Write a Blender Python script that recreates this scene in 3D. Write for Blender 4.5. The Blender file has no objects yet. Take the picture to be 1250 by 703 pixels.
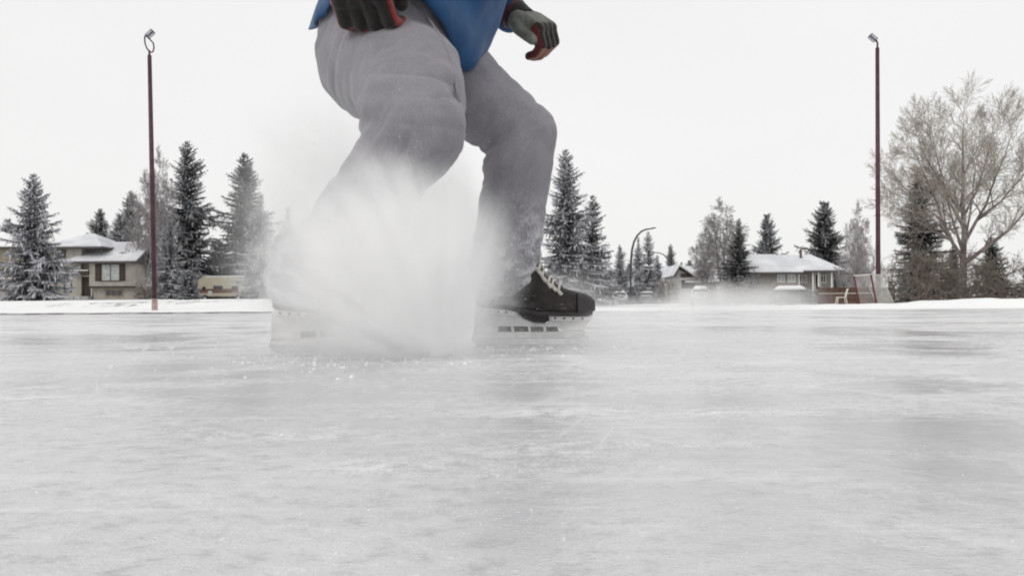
import bpy, bmesh, math, random
import numpy as np
from mathutils import Vector, Matrix, noise as mnoise

S = bpy.context.scene
COL = S.collection
rad = math.radians
rng = random.Random(7)

# ------------------------------------------------------------------ camera
CAM_H = 0.091
F = 1100.0                       # focal length in pixels of the 1250 px wide photograph
cam_d = bpy.data.cameras.new('camera')
cam = bpy.data.objects.new('camera', cam_d); COL.objects.link(cam)
cam_d.sensor_width = 36.0; cam_d.lens = 36.0 * F / 1250.0
cam_d.clip_start = 0.02; cam_d.clip_end = 4000
RM = Matrix.Rotation(rad(90 + 1.354), 3, 'X') @ Matrix.Rotation(rad(-0.40), 3, 'Z')
cam.matrix_world = Matrix.Translation((0, 0, CAM_H)) @ RM.to_4x4()
S.camera = cam

def P(px, py, Y):
    """point of the real place at distance Y (metres) seen at this photo position"""
    d = RM @ Vector(((px - 625.0) / F, -(py - 351.5) / F, -1.0))
    return Vector((0, 0, CAM_H)) + d * (Y / d.y)

# ------------------------------------------------------------------ materials
def nt(name):
    m = bpy.data.materials.new(name); m.use_nodes = True
    t = m.node_tree; t.nodes.clear()
    return m, t

def N(t, typ, **kw):
    n = t.nodes.new(typ)
    for k, v in kw.items():
        setattr(n, k, v)
    return n

def math_n(t, op, a, b=None, clamp=False):
    n = t.nodes.new('ShaderNodeMath'); n.operation = op; n.use_clamp = clamp
    for i, v in enumerate((a, b)):
        if v is None: continue
        if isinstance(v, (int, float)): n.inputs[i].default_value = v
        else: t.links.new(v, n.inputs[i])
    return n.outputs[0]

def mixc(t, fac, a, b, mode='MIX'):
    n = t.nodes.new('ShaderNodeMix'); n.data_type = 'RGBA'; n.blend_type = mode
    for s, v in ((n.inputs[0], fac), (n.inputs[6], a), (n.inputs[7], b)):
        if isinstance(v, (int, float)): s.default_value = v
        elif isinstance(v, tuple): s.default_value = (*v[:3], 1)
        else: t.links.new(v, s)
    return n.outputs[2]

def noise_n(t, vec, scale, detail=4, rough=0.55, dist=0.0):
    n = t.nodes.new('ShaderNodeTexNoise')
    n.inputs['Scale'].default_value = scale; n.inputs['Detail'].default_value = detail
    n.inputs['Roughness'].default_value = rough; n.inputs['Distortion'].default_value = dist
    if vec is not None: t.links.new(vec, n.inputs['Vector'])
    return n.outputs['Fac']

def ramp(t, fac, lo, hi):
    n = t.nodes.new('ShaderNodeMapRange'); n.clamp = True; n.interpolation_type = 'SMOOTHSTEP'
    n.inputs['From Min'].default_value = lo; n.inputs['From Max'].default_value = hi
    t.links.new(fac, n.inputs['Value'])
    return n.outputs['Result']

def mapping(t, vec, sc=(1, 1, 1), rz=0.0, loc=(0, 0, 0)):
    n = t.nodes.new('ShaderNodeMapping')
    n.inputs['Scale'].default_value = sc; n.inputs['Rotation'].default_value = (0, 0, rz); n.inputs['Location'].default_value = loc
    t.links.new(vec, n.inputs['Vector'])
    return n.outputs[0]

def mat(name, col, rough=0.7, var=0.25, scale=8.0, bump=0.0, bscale=None, metal=0.0, spec=0.4, col2=None, sheen=0.0, lo=.35, hi=.65, bdist=.01):
    m, t = nt(name)
    tc = N(t, 'ShaderNodeTexCoord').outputs['Object']
    f = noise_n(t, tc, scale)
    c2 = col2 if col2 else tuple(max(0, c * (1 - var)) for c in col)
    c = mixc(t, ramp(t, f, lo, hi), c2, col)
    b = N(t, 'ShaderNodeBsdfPrincipled')
    t.links.new(c, b.inputs['Base Color'])
    b.inputs['Roughness'].default_value = rough; b.inputs['Metallic'].default_value = metal
    b.inputs['Specular IOR Level'].default_value = spec
    if sheen:
        b.inputs['Sheen Weight'].default_value = sheen; b.inputs['Sheen Roughness'].default_value = .6
    if bump:
        bn = N(t, 'ShaderNodeBump'); bn.inputs['Strength'].default_value = bump; bn.inputs['Distance'].default_value = bdist
        t.links.new(noise_n(t, tc, bscale or scale * 3, 5), bn.inputs['Height'])
        t.links.new(bn.outputs[0], b.inputs['Normal'])
    o = N(t, 'ShaderNodeOutputMaterial'); t.links.new(b.outputs[0], o.inputs[0])
    return m

M = {}
M['snow'] = mat('snow', (.86, .87, .88), .75, .06, .6, .5, 9, spec=.2, bdist=.05)
def lawn_snow():
    m, t = nt('lawn_snow')
    tc = N(t, 'ShaderNodeTexCoord').outputs['Object']
    sep = N(t, 'ShaderNodeSeparateXYZ'); t.links.new(tc, sep.inputs[0])
    area = math_n(t, 'MULTIPLY', math_n(t, 'MULTIPLY', ramp(t, sep.outputs[1], 41.5, 43.5), ramp(t, sep.outputs[1], 58, 51)), math_n(t, 'MULTIPLY', ramp(t, sep.outputs[0], -24, -20), ramp(t, sep.outputs[0], -14.5, -17)))
    tr = noise_n(t, mapping(t, tc, (1.3, .35, 1), .2), 1.5, 6, .75)
    f = math_n(t, 'MULTIPLY', area, ramp(t, tr, .50, .57))
    sp = math_n(t, 'MULTIPLY', ramp(t, noise_n(t, mapping(t, tc, (1.2, .5, 1)), 2.6, 5, .7), .635, .70), .5)
    sp = math_n(t, 'MULTIPLY', sp, ramp(t, sep.outputs[0], -4, -9))
    c = mixc(t, math_n(t, 'MAXIMUM', f, sp), mixc(t, ramp(t, noise_n(t, tc, .5), .3, .7), (.84, .85, .86), (.88, .88, .88)), (.22, .20, .18))
    b = N(t, 'ShaderNodeBsdfPrincipled'); t.links.new(c, b.inputs['Base Color']); b.inputs['Roughness'].default_value = .8; b.inputs['Specular IOR Level'].default_value = .2
    bn = N(t, 'ShaderNodeBump'); bn.inputs['Strength'].default_value = .6; bn.inputs['Distance'].default_value = .06
    t.links.new(noise_n(t, tc, 5, 5), bn.inputs['Height']); t.links.new(bn.outputs[0], b.inputs['Normal'])
    o = N(t, 'ShaderNodeOutputMaterial'); t.links.new(b.outputs[0], o.inputs[0])
    return m
M['lawn_snow'] = lawn_snow()
M['roof_snow'] = mat('roof_snow', (.76, .77, .80), .8, .1, .5, .4, 4, spec=.2, col2=(.60, .61, .64), lo=.35, hi=.70, bdist=.05)
M['stucco'] = mat('stucco', (.375, .353, .31), .9, .18, 1.5, .4, 40)
M['stucco_dark'] = mat('stucco_dark', (.29, .25, .19), .9, .2, 1.5, .4, 40)
M['siding_grey'] = mat('siding_grey', (.28, .255, .23), .85, .25, 2.0, .3, 20)
M['siding_pale'] = mat('siding_pale', (.45, .45, .44), .85, .2, 2.0, .3, 20)
M['dark_wood'] = mat('dark_wood', (.055, .038, .03), .7, .4, 4)
M['fence_wood'] = mat('fence_wood', (.135, .075, .055), .8, .45, 3, .5, 30)
M['white_trim'] = mat('white_trim', (.68, .67, .64), .6, .1, 5)
M['glass_dark'] = mat('glass_dark', (.05, .055, .06), .12, .3, 2, spec=.6)
M['curtain'] = mat('curtain', (.42, .44, .43), .5, .3, 6, spec=.5)
M['shingle'] = mat('shingle', (.10, .09, .09), .9, .35, 6, .5, 30)
M['brick'] = mat('brick', (.16, .12, .11), .9, .4, 9, .5, 30)
M['maroon'] = mat('maroon', (.078, .030, .046), .55, .4, 2.5, .2, 20, spec=.4)
M['pole_base'] = mat('pole_base', (.50, .36, .33), .8, .4, 4, .3, 20)
M['lamp_grey'] = mat('lamp_grey', (.09, .09, .11), .5, .3, 8)
M['lamp_lens'] = mat('lamp_lens', (.42, .42, .48), .25, .2, 12, spec=.6)
M['bark'] = mat('bark', (.11, .085, .07), .95, .4, 7, .6, 30)
M['bark_grey'] = mat('bark_grey', (.22, .195, .185), .95, .35, 2.2, .6, 20, col2=(.14, .12, .115))
M['bark_pale'] = mat('bark_pale', (.44, .415, .42), .95, .3, 2.0, col2=(.30, .28, .285))
M['bark_brown'] = mat('bark_brown', (.235, .20, .17), .95, .4, 2.0, col2=(.12, .10, .085))
M['bark_tan'] = mat('bark_tan', (.44, .395, .35), .95, .35, 2.0, col2=(.31, .275, .24))
M['sweat'] = None
M['red_metal'] = mat('red_metal', (.13, .02, .03), .5, .3, 6)
M['net'] = mat('net', (.62, .61, .58), .8, .2, 10)
M['white_plastic'] = mat('white_plastic', (.74, .72, .64), .4, .08, 5)
M['cream_paint'] = mat('cream_paint', (.56, .51, .40), .5, .12, 2)
M['stripe_brown'] = mat('stripe_brown', (.20, .115, .085), .5, .2, 3)
M['car_white'] = mat('car_white', (.62, .63, .64), .3, .08, 2, spec=.5)
M['car_dark'] = mat('car_dark', (.075, .08, .085), .3, .2, 2, spec=.5)
M['rubber'] = mat('rubber', (.02, .02, .02), .85, .3, 20)
M['sign_pale'] = mat('sign_pale', (.40, .42, .40), .5, .15, 8)
M['kerb'] = mat('kerb', (.17, .165, .16), .9, .5, 1.6, .6, 12, col2=(.42, .42, .42), lo=.42, hi=.66)
M['asphalt'] = mat('asphalt', (.55, .55, .56), .85, .3, .5, .4, 20, col2=(.3, .3, .31))

def foliage_mat(name, green, frostc, lo, hi):
    m, t = nt(name)
    a = N(t, 'ShaderNodeAttribute', attribute_name='frost')
    tc = N(t, 'ShaderNodeTexCoord').outputs['Object']
    g = mixc(t, ramp(t, noise_n(t, tc, 1.3), .3, .7), tuple(c * .6 for c in green), green)
    f = math_n(t, 'ADD', a.outputs['Fac'], math_n(t, 'MULTIPLY', math_n(t, 'SUBTRACT', noise_n(t, tc, 5.0), .5), .5))
    c = mixc(t, ramp(t, f, lo, hi), g, frostc)
    b = N(t, 'ShaderNodeBsdfPrincipled'); t.links.new(c, b.inputs['Base Color'])
    b.inputs['Roughness'].default_value = .8; b.inputs['Specular IOR Level'].default_value = .15
    o = N(t, 'ShaderNodeOutputMaterial'); t.links.new(b.outputs[0], o.inputs[0])
    return m
M['fol_heavy'] = foliage_mat('frosted_needles', (.105, .107, .110), (.70, .70, .74), -.06, .90)
M['fol_med'] = foliage_mat('half_frosted_needles', (.080, .083, .082), (.60, .61, .64), .05, 1.02)
M['fol_light'] = foliage_mat('dark_needles', (.062, .066, .061), (.52, .53, .54), .17, 1.12)

def fabric_mat(name, col, col2, wscale=900, bump=.25, rough=.95, sheen=.25, mott=14, dust=False, heath=.20):
    m, t = nt(name)
    tc = N(t, 'ShaderNodeTexCoord').outputs['Object']
    f = noise_n(t, tc, mott, 5, .6)
    fine = noise_n(t, tc, wscale, 2); heather = noise_n(t, mapping(t, tc, (1, 1, .45)), wscale * .26, 4, .7)
    c = mixc(t, ramp(t, f, .3, .7), col2, col)
    c = mixc(t, math_n(t, 'MULTIPLY', fine, .30), c, tuple(x * .45 for x in col))
    c = mixc(t, math_n(t, 'MULTIPLY', ramp(t, heather, .40, .66), heath), c, tuple(min(1, x * 1.9 + .02) for x in col))
    if dust:
        sz = N(t, 'ShaderNodeSeparateXYZ'); t.links.new(tc, sz.inputs[0])
        df = math_n(t, 'MULTIPLY', ramp(t, sz.outputs[2], .42, .16), ramp(t, math_n(t, 'ADD', math_n(t, 'MULTIPLY', noise_n(t, tc, 26, 6, .7), .6), math_n(t, 'MULTIPLY', heather, .4)), .44, .62))
        c = mixc(t, math_n(t, 'MULTIPLY', df, .85), c, (.74, .74, .76))
    b = N(t, 'ShaderNodeBsdfPrincipled'); t.links.new(c, b.inputs['Base Color'])
    b.inputs['Roughness'].default_value = rough; b.inputs['Specular IOR Level'].default_value = .15
    b.inputs['Sheen Weight'].default_value = sheen
    bn = N(t, 'ShaderNodeBump'); bn.inputs['Strength'].default_value = bump; bn.inputs['Distance'].default_value = .002
    h = math_n(t, 'ADD', fine, math_n(t, 'MULTIPLY', noise_n(t, tc, 60, 4), 1.5))
    t.links.new(h, bn.inputs['Height']); t.links.new(bn.outputs[0], b.inputs['Normal'])
    o = N(t, 'ShaderNodeOutputMaterial'); t.links.new(b.outputs[0], o.inputs[0])
    return m
M['sweat'] = fabric_mat('grey_fleece', (.262, .252, .280), (.215, .208, .230), dust=True, heath=.12)
M['jacket'] = fabric_mat('blue_nylon', (.024, .088, .215), (.016, .062, .16), 900, .10, .55, .1, heath=.04)
M['glove_black'] = fabric_mat('black_glove', (.022, .018, .016), (.012, .010, .010), 500, .3, .8)
M['glove_red'] = fabric_mat('red_glove', (.26, .012, .016), (.12, .008, .010), 500, .3, .7)
M['glove_dull'] = fabric_mat('dull_red_glove', (.13, .02, .022), (.05, .01, .012), 500, .3, .7)
M['glove_white'] = fabric_mat('pale_glove', (.20, .205, .18), (.06, .06, .05), 500, .3, .7)
M['glove_tan'] = fabric_mat('tan_glove', (.27, .14, .10), (.16, .07, .05), 500, .3, .7)
M['skin'] = mat('skin', (.55, .36, .28), .5, .1, 20)
M['knit'] = fabric_mat('dark_knit', (.03, .03, .04), (.02, .02, .03), 200, .6)
# boot leather scuffed with ice dust
def boot_mat():
    m, t = nt('scuffed_leather')
    tc = N(t, 'ShaderNodeTexCoord').outputs['Object']
    f = noise_n(t, tc, 10, 5, .6)
    c = mixc(t, ramp(t, f, .3, .7), (.016, .012, .012), (.034, .028, .027))
    sc = noise_n(t, mapping(t, tc, (9, 40, 70), 0), 3, 5, .65, .6)
    sep = N(t, 'ShaderNodeSeparateXYZ'); t.links.new(tc, sep.inputs[0])
    back = ramp(t, math_n(t, 'ADD', sep.outputs[0], math_n(t, 'MULTIPLY', noise_n(t, tc, 14, 3), .12)), .22, .06)   # snow dust packed on the heel end
    dust = math_n(t, 'ADD', math_n(t, 'MULTIPLY', ramp(t, sc, .56, .74), .35), math_n(t, 'MULTIPLY', back, ramp(t, noise_n(t, tc, 35, 5), .28, .62)), True)
    c = mixc(t, dust, c, (.55, .55, .56))
    b = N(t, 'ShaderNodeBsdfPrincipled'); t.links.new(c, b.inputs['Base Color'])
    b.inputs['Roughness'].default_value = .55; b.inputs['Specular IOR Level'].default_value = .3
    bn = N(t, 'ShaderNodeBump'); bn.inputs['Strength'].default_value = .5; bn.inputs['Distance'].default_value = .003
    t.links.new(sc, bn.inputs['Height']); t.links.new(bn.outputs[0], b.inputs['Normal'])
    o = N(t, 'ShaderNodeOutputMaterial'); t.links.new(b.outputs[0], o.inputs[0])
    return m
M['boot'] = boot_mat()
M['toecap'] = mat('toe_cap', (.045, .04, .04), .5, .4, 25, .3, 80, spec=.4)
M['holder'] = mat('white_holder', (.84, .84, .83), .5, .14, 25, .3, 90, col2=(.70, .70, .70), spec=.4)
M['slot_shade'] = mat('holder_slot_shade', (.36, .36, .36), .6, .4, 60)  # grey filler whose tone paints shade inside the holder slots
M['steel'] = mat('steel', (.80, .80, .81), .32, .10, 60, metal=.9)
M['lace'] = mat('lace', (.62, .60, .55), .9, .15, 60)
M['rivet'] = mat('rivet', (.10, .10, .10), .4, .2, 60, metal=.5)

# ice ---------------------------------------------------------------
def ice_mat():
    m, t = nt('rink_ice')
    tc = N(t, 'ShaderNodeTexCoord').outputs['Object']
    big = noise_n(t, tc, .55, 5, .6)
    mid = noise_n(t, mapping(t, tc, (1, 1.6, 1), .3), 5, 6, .62, .4)
    fine = noise_n(t, tc, 55, 6, .7)
    grain = noise_n(t, tc, 320, 3, .6)
    def scratches(rz, sx, sy, sc, lo, hi, loc, d=.5):
        v = mapping(t, tc, (sx, sy, 1), rz, loc)
        return ramp(t, noise_n(t, v, sc, 3, .5, d), lo, hi)
    s1 = scratches(.12, .5, 9, 2.2, .60, .72, (0, 0, 0))
    s2 = scratches(-.25, .35, 12, 2.6, .62, .74, (3, 5, 0))
    s3 = scratches(1.15, .5, 14, 2.0, .63, .74, (9, 1, 0))
    s4 = scratches(.02, .8, 30, 4.0, .60, .72, (1, 7, 0), .2)
    v = N(t, 'ShaderNodeTexVoronoi', feature='DISTANCE_TO_EDGE')
    wv = N(t, 'ShaderNodeVectorMath', operation='ADD')
    nz = N(t, 'ShaderNodeTexNoise'); nz.inputs['Scale'].default_value = 2; t.links.new(tc, nz.inputs['Vector'])
    t.links.new(mapping(t, tc, (.5, .9, 1), .5), wv.inputs[0]); t.links.new(nz.outputs['Color'], wv.inputs[1])
    t.links.new(wv.outputs[0], v.inputs['Vector']); v.inputs['Scale'].default_value = 1.6
    groove = ramp(t, v.outputs['Distance'], .018, .002)
    scr = math_n(t, 'MAXIMUM', math_n(t, 'MAXIMUM', s1, s2), math_n(t, 'MAXIMUM', s3, s4))
    scr = math_n(t, 'MULTIPLY', scr, ramp(t, mid, .36, .6))
    snowy = math_n(t, 'ADD', math_n(t, 'MULTIPLY', ramp(t, math_n(t, 'ADD', math_n(t, 'MULTIPLY', mid, .6), math_n(t, 'MULTIPLY', fine, .4)), .44, .62), .62),
                   math_n(t, 'MULTIPLY', math_n(t, 'ADD', scr, math_n(t, 'MULTIPLY', groove, .5)), .55), True)
    cuts = None
    for cx, cy, k_, ph in ((-9.5, 2.5, 9, 0), (8.5, 5.5, 7, 3), (.8, -6.5, 8, 7)):
        vd = N(t, 'ShaderNodeVectorMath', operation='DISTANCE'); t.links.new(tc, vd.inputs[0]); vd.inputs[1].default_value = (cx, cy, 0)
        sp_ = N(t, 'ShaderNodeSeparateXYZ'); t.links.new(tc, sp_.inputs[0])
        cb_ = N(t, 'ShaderNodeCombineXYZ'); t.links.new(math_n(t, 'MULTIPLY', vd.outputs['Value'], k_), cb_.inputs[0])
        t.links.new(math_n(t, 'MULTIPLY', sp_.outputs[0], .35), cb_.inputs[1]); t.links.new(math_n(t, 'ADD', math_n(t, 'MULTIPLY', sp_.outputs[1], .35), ph), cb_.inputs[2])
        nn = noise_n(t, cb_.outputs[0], 1.0, 1, .5)
        ln = ramp(t, math_n(t, 'ABSOLUTE', math_n(t, 'SUBTRACT', nn, .5)), .010, .003)
        cuts = ln if cuts is None else math_n(t, 'MAXIMUM', cuts, ln)
    cuts = math_n(t, 'MULTIPLY', cuts, ramp(t, noise_n(t, tc, 1.1, 5, .6), .44, .62))
    frostf = math_n(t, 'MULTIPLY', snowy, ramp(t, big, .26, .60))
    chips = ramp(t, math_n(t, 'ADD', math_n(t, 'MULTIPLY', grain, .55), math_n(t, 'MULTIPLY', fine, .45)), .535, .62)
    frostf = math_n(t, 'MAXIMUM', frostf, math_n(t, 'MULTIPLY', chips, ramp(t, mid, .40, .62)))
    rg = ramp(t, noise_n(t, mapping(t, tc, (1, 1.1, 1), .08, (2, 3, 0)), 6.5, 8, .72, .8), .54, .74)
    rg2 = ramp(t, noise_n(t, mapping(t, tc, (1, 1.8, 1), -.12, (7, 1, 0)), 1.5, 8, .68, 1.2), .56, .72)
    frostf = math_n(t, 'MAXIMUM', frostf, math_n(t, 'MULTIPLY', math_n(t, 'MAXIMUM', rg, rg2), math_n(t, 'MULTIPLY', ramp(t, math_n(t, 'ADD', math_n(t, 'MULTIPLY', fine, .5), math_n(t, 'MULTIPLY', grain, .5)), .36, .60), .75), True))
    c = mixc(t, ramp(t, big, .3, .7), (.60, .60, .612), (.69, .687, .696))
    c = mixc(t, ramp(t, fine, .32, .50), (.485, .485, .50), c)
    gl = ramp(t, noise_n(t, mapping(t, tc, (1.0, .8, 1), .4, (4, 2, 0)), .85, 4, .6, .3), .455, .63)      # wiped, glassy patches
    def spot(cx, cy, rx, ry):
        v1 = N(t, 'ShaderNodeVectorMath', operation='SUBTRACT'); t.links.new(tc, v1.inputs[0]); v1.inputs[1].default_value = (cx, cy, 0)
        v2 = N(t, 'ShaderNodeVectorMath', operation='MULTIPLY'); t.links.new(v1.outputs[0], v2.inputs[0]); v2.inputs[1].default_value = (1 / rx, 1 / ry, 0)
        v3 = N(t, 'ShaderNodeVectorMath', operation='DOT_PRODUCT'); t.links.new(v2.outputs[0], v3.inputs[0]); t.links.new(v2.outputs[0], v3.inputs[1])
        return math_n(t, 'POWER', 2.71828, math_n(t, 'MULTIPLY', v3.outputs['Value'], -1.0))
    refl_rub = math_n(t, 'ADD', math_n(t, 'ADD', spot(-.55, 1.45, .16, .40), spot(.005, .40, .035, .10)), math_n(t, 'ADD', spot(.01, .98, .07, .14), spot(-1.9, 3.4, .6, .8)))  # wiped spots set at the tree and skater reflections, colour darkened there too
    refl_rub = math_n(t, 'MULTIPLY', refl_rub, ramp(t, math_n(t, 'ADD', math_n(t, 'MULTIPLY', mid, .5), math_n(t, 'MULTIPLY', fine, .5)), .36, .56))
    gl = math_n(t, 'MAXIMUM', gl, refl_rub, True)
    pile = math_n(t, 'ADD', math_n(t, 'ADD', spot(-.03, .53, .11, .035), spot(.06, .60, .10, .03)), math_n(t, 'ADD', spot(-.18, .66, .10, .03), spot(.12, .80, .20, .05)))
    pile = math_n(t, 'MULTIPLY', pile, ramp(t, math_n(t, 'ADD', math_n(t, 'MULTIPLY', mid, .35), math_n(t, 'ADD', math_n(t, 'MULTIPLY', fine, .35), math_n(t, 'MULTIPLY', grain, .3))), .44, .58), True)
    frostf = math_n(t, 'MULTIPLY', frostf, math_n(t, 'SUBTRACT', 1.0, math_n(t, 'MULTIPLY', gl, .55)))
    frostf = math_n(t, 'MAXIMUM', frostf, math_n(t, 'MULTIPLY', pile, .9))
    frostf = math_n(t, 'MAXIMUM', frostf, math_n(t, 'MULTIPLY', cuts, .34))
    c = mixc(t, math_n(t, 'MULTIPLY', gl, .65), c, (.46, .46, .485))  # glassy ice tinted darker; at the set spots this paints the dark reflection
    c = mixc(t, frostf, c, (.87, .865, .87))
    b = N(t, 'ShaderNodeBsdfPrincipled'); t.links.new(c, b.inputs['Base Color'])
    r = math_n(t, 'ADD', .13, math_n(t, 'MULTIPLY', frostf, .55))
    r = math_n(t, 'ADD', r, math_n(t, 'MULTIPLY', math_n(t, 'SUBTRACT', 1.0, gl), .14), True)
    t.links.new(r, b.inputs['Roughness'])
    b.inputs['IOR'].default_value = 1.31
    h = math_n(t, 'ADD', math_n(t, 'MULTIPLY', frostf, .8), math_n(t, 'MULTIPLY', fine, .7))
    h = math_n(t, 'ADD', h, math_n(t, 'MULTIPLY', grain, .55))
    h = math_n(t, 'SUBTRACT', h, math_n(t, 'MULTIPLY', groove, .3))
    h = math_n(t, 'MULTIPLY', h, math_n(t, 'SUBTRACT', 1.0, math_n(t, 'MULTIPLY', gl, .70)))
    bn = N(t, 'ShaderNodeBump'); bn.inputs['Strength'].default_value = .5; bn.inputs['Distance'].default_value = .0034
    t.links.new(h, bn.inputs['Height']); t.links.new(bn.outputs[0], b.inputs['Normal'])
    o = N(t, 'ShaderNodeOutputMaterial'); t.links.new(b.outputs[0], o.inputs[0])
    return m
M['ice'] = ice_mat()

# ------------------------------------------------------------------ object helpers
def empty(name, loc, label, cat, group=None, rz=0.0):
    o = bpy.data.objects.new(name, None); COL.objects.link(o)
    o.location = loc; o.rotation_euler = (0, 0, rz); o.empty_display_size = .2
    o['label'] = label; o['category'] = cat
    if group: o['group'] = group
    return o

class MB:
    def __init__(s): s.v = []; s.f = []; s.m = []; s.fr = []
    def add(s, vs, fs, mi=0, fr=0.0):
        b = len(s.v); s.v.extend([tuple(x) for x in vs])
        for f in fs:
            s.f.append(tuple(i + b for i in f)); s.m.append(mi); s.fr.append(fr)
    def box(s, a, b, mi=0):
        x0, y0, z0 = (min(a[i], b[i]) for i in range(3)); x1, y1, z1 = (max(a[i], b[i]) for i in range(3))
        v = [(x0,y0,z0),(x1,y0,z0),(x1,y1,z0),(x0,y1,z0),(x0,y0,z1),(x1,y0,z1),(x1,y1,z1),(x0,y1,z1)]
        s.add(v, [(0,3,2,1),(4,5,6,7),(0,1,5,4),(1,2,6,5),(2,3,7,6),(3,0,4,7)], mi)
    def prism(s, poly, ext, mi=0):
        n = len(poly); e = Vector(ext)
        v = [Vector(p) for p in poly] + [Vector(p) + e for p in poly]
        fs = [tuple(range(n - 1, -1, -1)), tuple(range(n, 2 * n))]
        fs += [(i, (i + 1) % n, n + (i + 1) % n, n + i) for i in range(n)]
        s.add(v, fs, mi)
    def tube(s, pts, radii, n=8, mi=0, caps=True, fr=0.0):
        pts = [Vector(p) for p in pts]
        if isinstance(radii, (int, float)): radii = [radii] * len(pts)
        b = len(s.v); u = None
        for i, p in enumerate(pts):
            d = (pts[min(i + 1, len(pts) - 1)] - pts[max(i - 1, 0)])
            if d.length < 1e-9: d = Vector((0, 0, 1))
            d.normalize()
            if u is None:
                u = d.orthogonal().normalized()
            else:
                u = u - d * u.dot(d)
                u = u.normalized() if u.length > 1e-6 else d.orthogonal().normalized()
            w = d.cross(u)
            for k in range(n):
                a = 2 * math.pi * k / n
                s.v.append(tuple(p + (u * math.cos(a) + w * math.sin(a)) * radii[i]))
        for i in range(len(pts) - 1):
            for k in range(n):
                k2 = (k + 1) % n
                s.f.append((b + i*n + k, b + i*n + k2, b + (i+1)*n + k2, b + (i+1)*n + k)); s.m.append(mi); s.fr.append(fr)
        if caps and n > 2:
            s.f.append(tuple(b + k for k in range(n - 1, -1, -1))); s.m.append(mi); s.fr.append(fr)
            e = b + (len(pts) - 1) * n
            s.f.append(tuple(e + k for k in range(n))); s.m.append(mi); s.fr.append(fr)
    def rings(s, rings, mi=0, caps=True):
        n = len(rings[0]); b = len(s.v)
        for r in rings: s.v.extend([tuple(p) for p in r])
        for i in range(len(rings) - 1):
            for k in range(n):
                k2 = (k + 1) % n
                s.f.append((b + i*n + k, b + i*n + k2, b + (i+1)*n + k2, b + (i+1)*n + k)); s.m.append(mi); s.fr.append(0)
        if caps:
            s.f.append(tuple(b + k for k in range(n - 1, -1, -1))); s.m.append(mi); s.fr.append(0)
            e = b + (len(rings) - 1) * n
            s.f.append(tuple(e + k for k in range(n))); s.m.append(mi); s.fr.append(0)
    def mesh(s, name, mats, smooth=False, frost=False):
        me = bpy.data.meshes.new(name); me.from_pydata(s.v, [], s.f)
        mats = mats if isinstance(mats, (list, tuple)) else [mats]
        for m in mats: me.materials.append(m)
        me.polygons.foreach_set('material_index', s.m)
        if smooth: me.polygons.foreach_set('use_smooth', [True] * len(s.f))
        if frost:
            a = me.attributes.new('frost', 'FLOAT', 'FACE'); a.data.foreach_set('value', s.fr)
        me.update()
        return me
    def build(s, name, mats, parent=None, smooth=False, frost=False, fixn=False, bevel=0.0):
        me = s.mesh(name, mats, smooth, frost)
        if fixn:
            bm = bmesh.new(); bm.from_mesh(me); bmesh.ops.recalc_face_normals(bm, faces=bm.faces); bm.to_mesh(me); bm.free()
        o = link(name, me, parent)
        if bevel:
            bv = o.modifiers.new('bevel', 'BEVEL'); bv.width = bevel; bv.segments = 2; bv.limit_method = 'ANGLE'
        return o

def link(name, me, parent=None):
    o = bpy.data.objects.new(name, me); COL.objects.link(o)
    if parent is not None:
        o.parent = parent
        # geometry is given in world coordinates for parts made with world=True; see wp()
    return o

def wp(o, root):
    """part built in world coordinates: keep it in place under its root"""
    o.matrix_parent_inverse = Matrix.Translation(root.location).inverted()
    return o

def copy_thing(root, loc, label, rz=0.0, scale=1.0, group=None, name=None):
    r = root.copy(); COL.objects.link(r)
    r.location = loc; r.rotation_euler = (0, 0, rz); r.scale = (scale,) * 3 if isinstance(scale, (int, float)) else scale
    r['label'] = label
    if group: r['group'] = group
    for ch in list(root.children):
        c = ch.copy(); COL.objects.link(c); c.parent = r
        for g in list(ch.children):
            d = g.copy(); COL.objects.link(d); d.parent = c
    return r

def evaluated_mesh(o, name):
    dg = bpy.context.evaluated_depsgraph_get()
    return bpy.data.meshes.new_from_object(o.evaluated_get(dg), preserve_all_data_layers=False, depsgraph=dg)

def blob_mesh(chains, name, voxel, smooth=6):
    """one continuous skin over chains of (point, radius): spheres swept and fused"""
    bm = bmesh.new()
    for ch in chains:
        for (a, ra), (b, rb) in zip(ch[:-1], ch[1:]):
            a, b = Vector(a), Vector(b)
            n = max(2, int((b - a).length / (min(ra, rb) * .28)) + 1)
            for i in range(n + 1):
                f = i / n; f2 = f
                bmesh.ops.create_icosphere(bm, subdivisions=2, radius=ra + (rb - ra) * f2, matrix=Matrix.Translation(a.lerp(b, f)))
        if len(ch) == 1:
            bmesh.ops.create_icosphere(bm, subdivisions=3, radius=ch[0][1], matrix=Matrix.Translation(Vector(ch[0][0])))
    me = bpy.data.meshes.new(name + '_src'); bm.to_mesh(me); bm.free()
    o = bpy.data.objects.new(name + '_src', me); COL.objects.link(o)
    r = o.modifiers.new('r', 'REMESH'); r.mode = 'VOXEL'; r.voxel_size = voxel
    s = o.modifiers.new('s', 'SMOOTH'); s.iterations = smooth; s.factor = .5
    out = evaluated_mesh(o, name); out.name = name
    bpy.data.objects.remove(o); bpy.data.meshes.remove(me)
    out.polygons.foreach_set('use_smooth', [True] * len(out.polygons))
    return out

# ------------------------------------------------------------------ ground
def sst(a, b, x):
    t = min(1, max(0, (x - a) / (b - a))); return t * t * (3 - 2 * t)

def edge_y(x): return 38.0 - 5.0 * sst(-4, 12, x)

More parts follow.
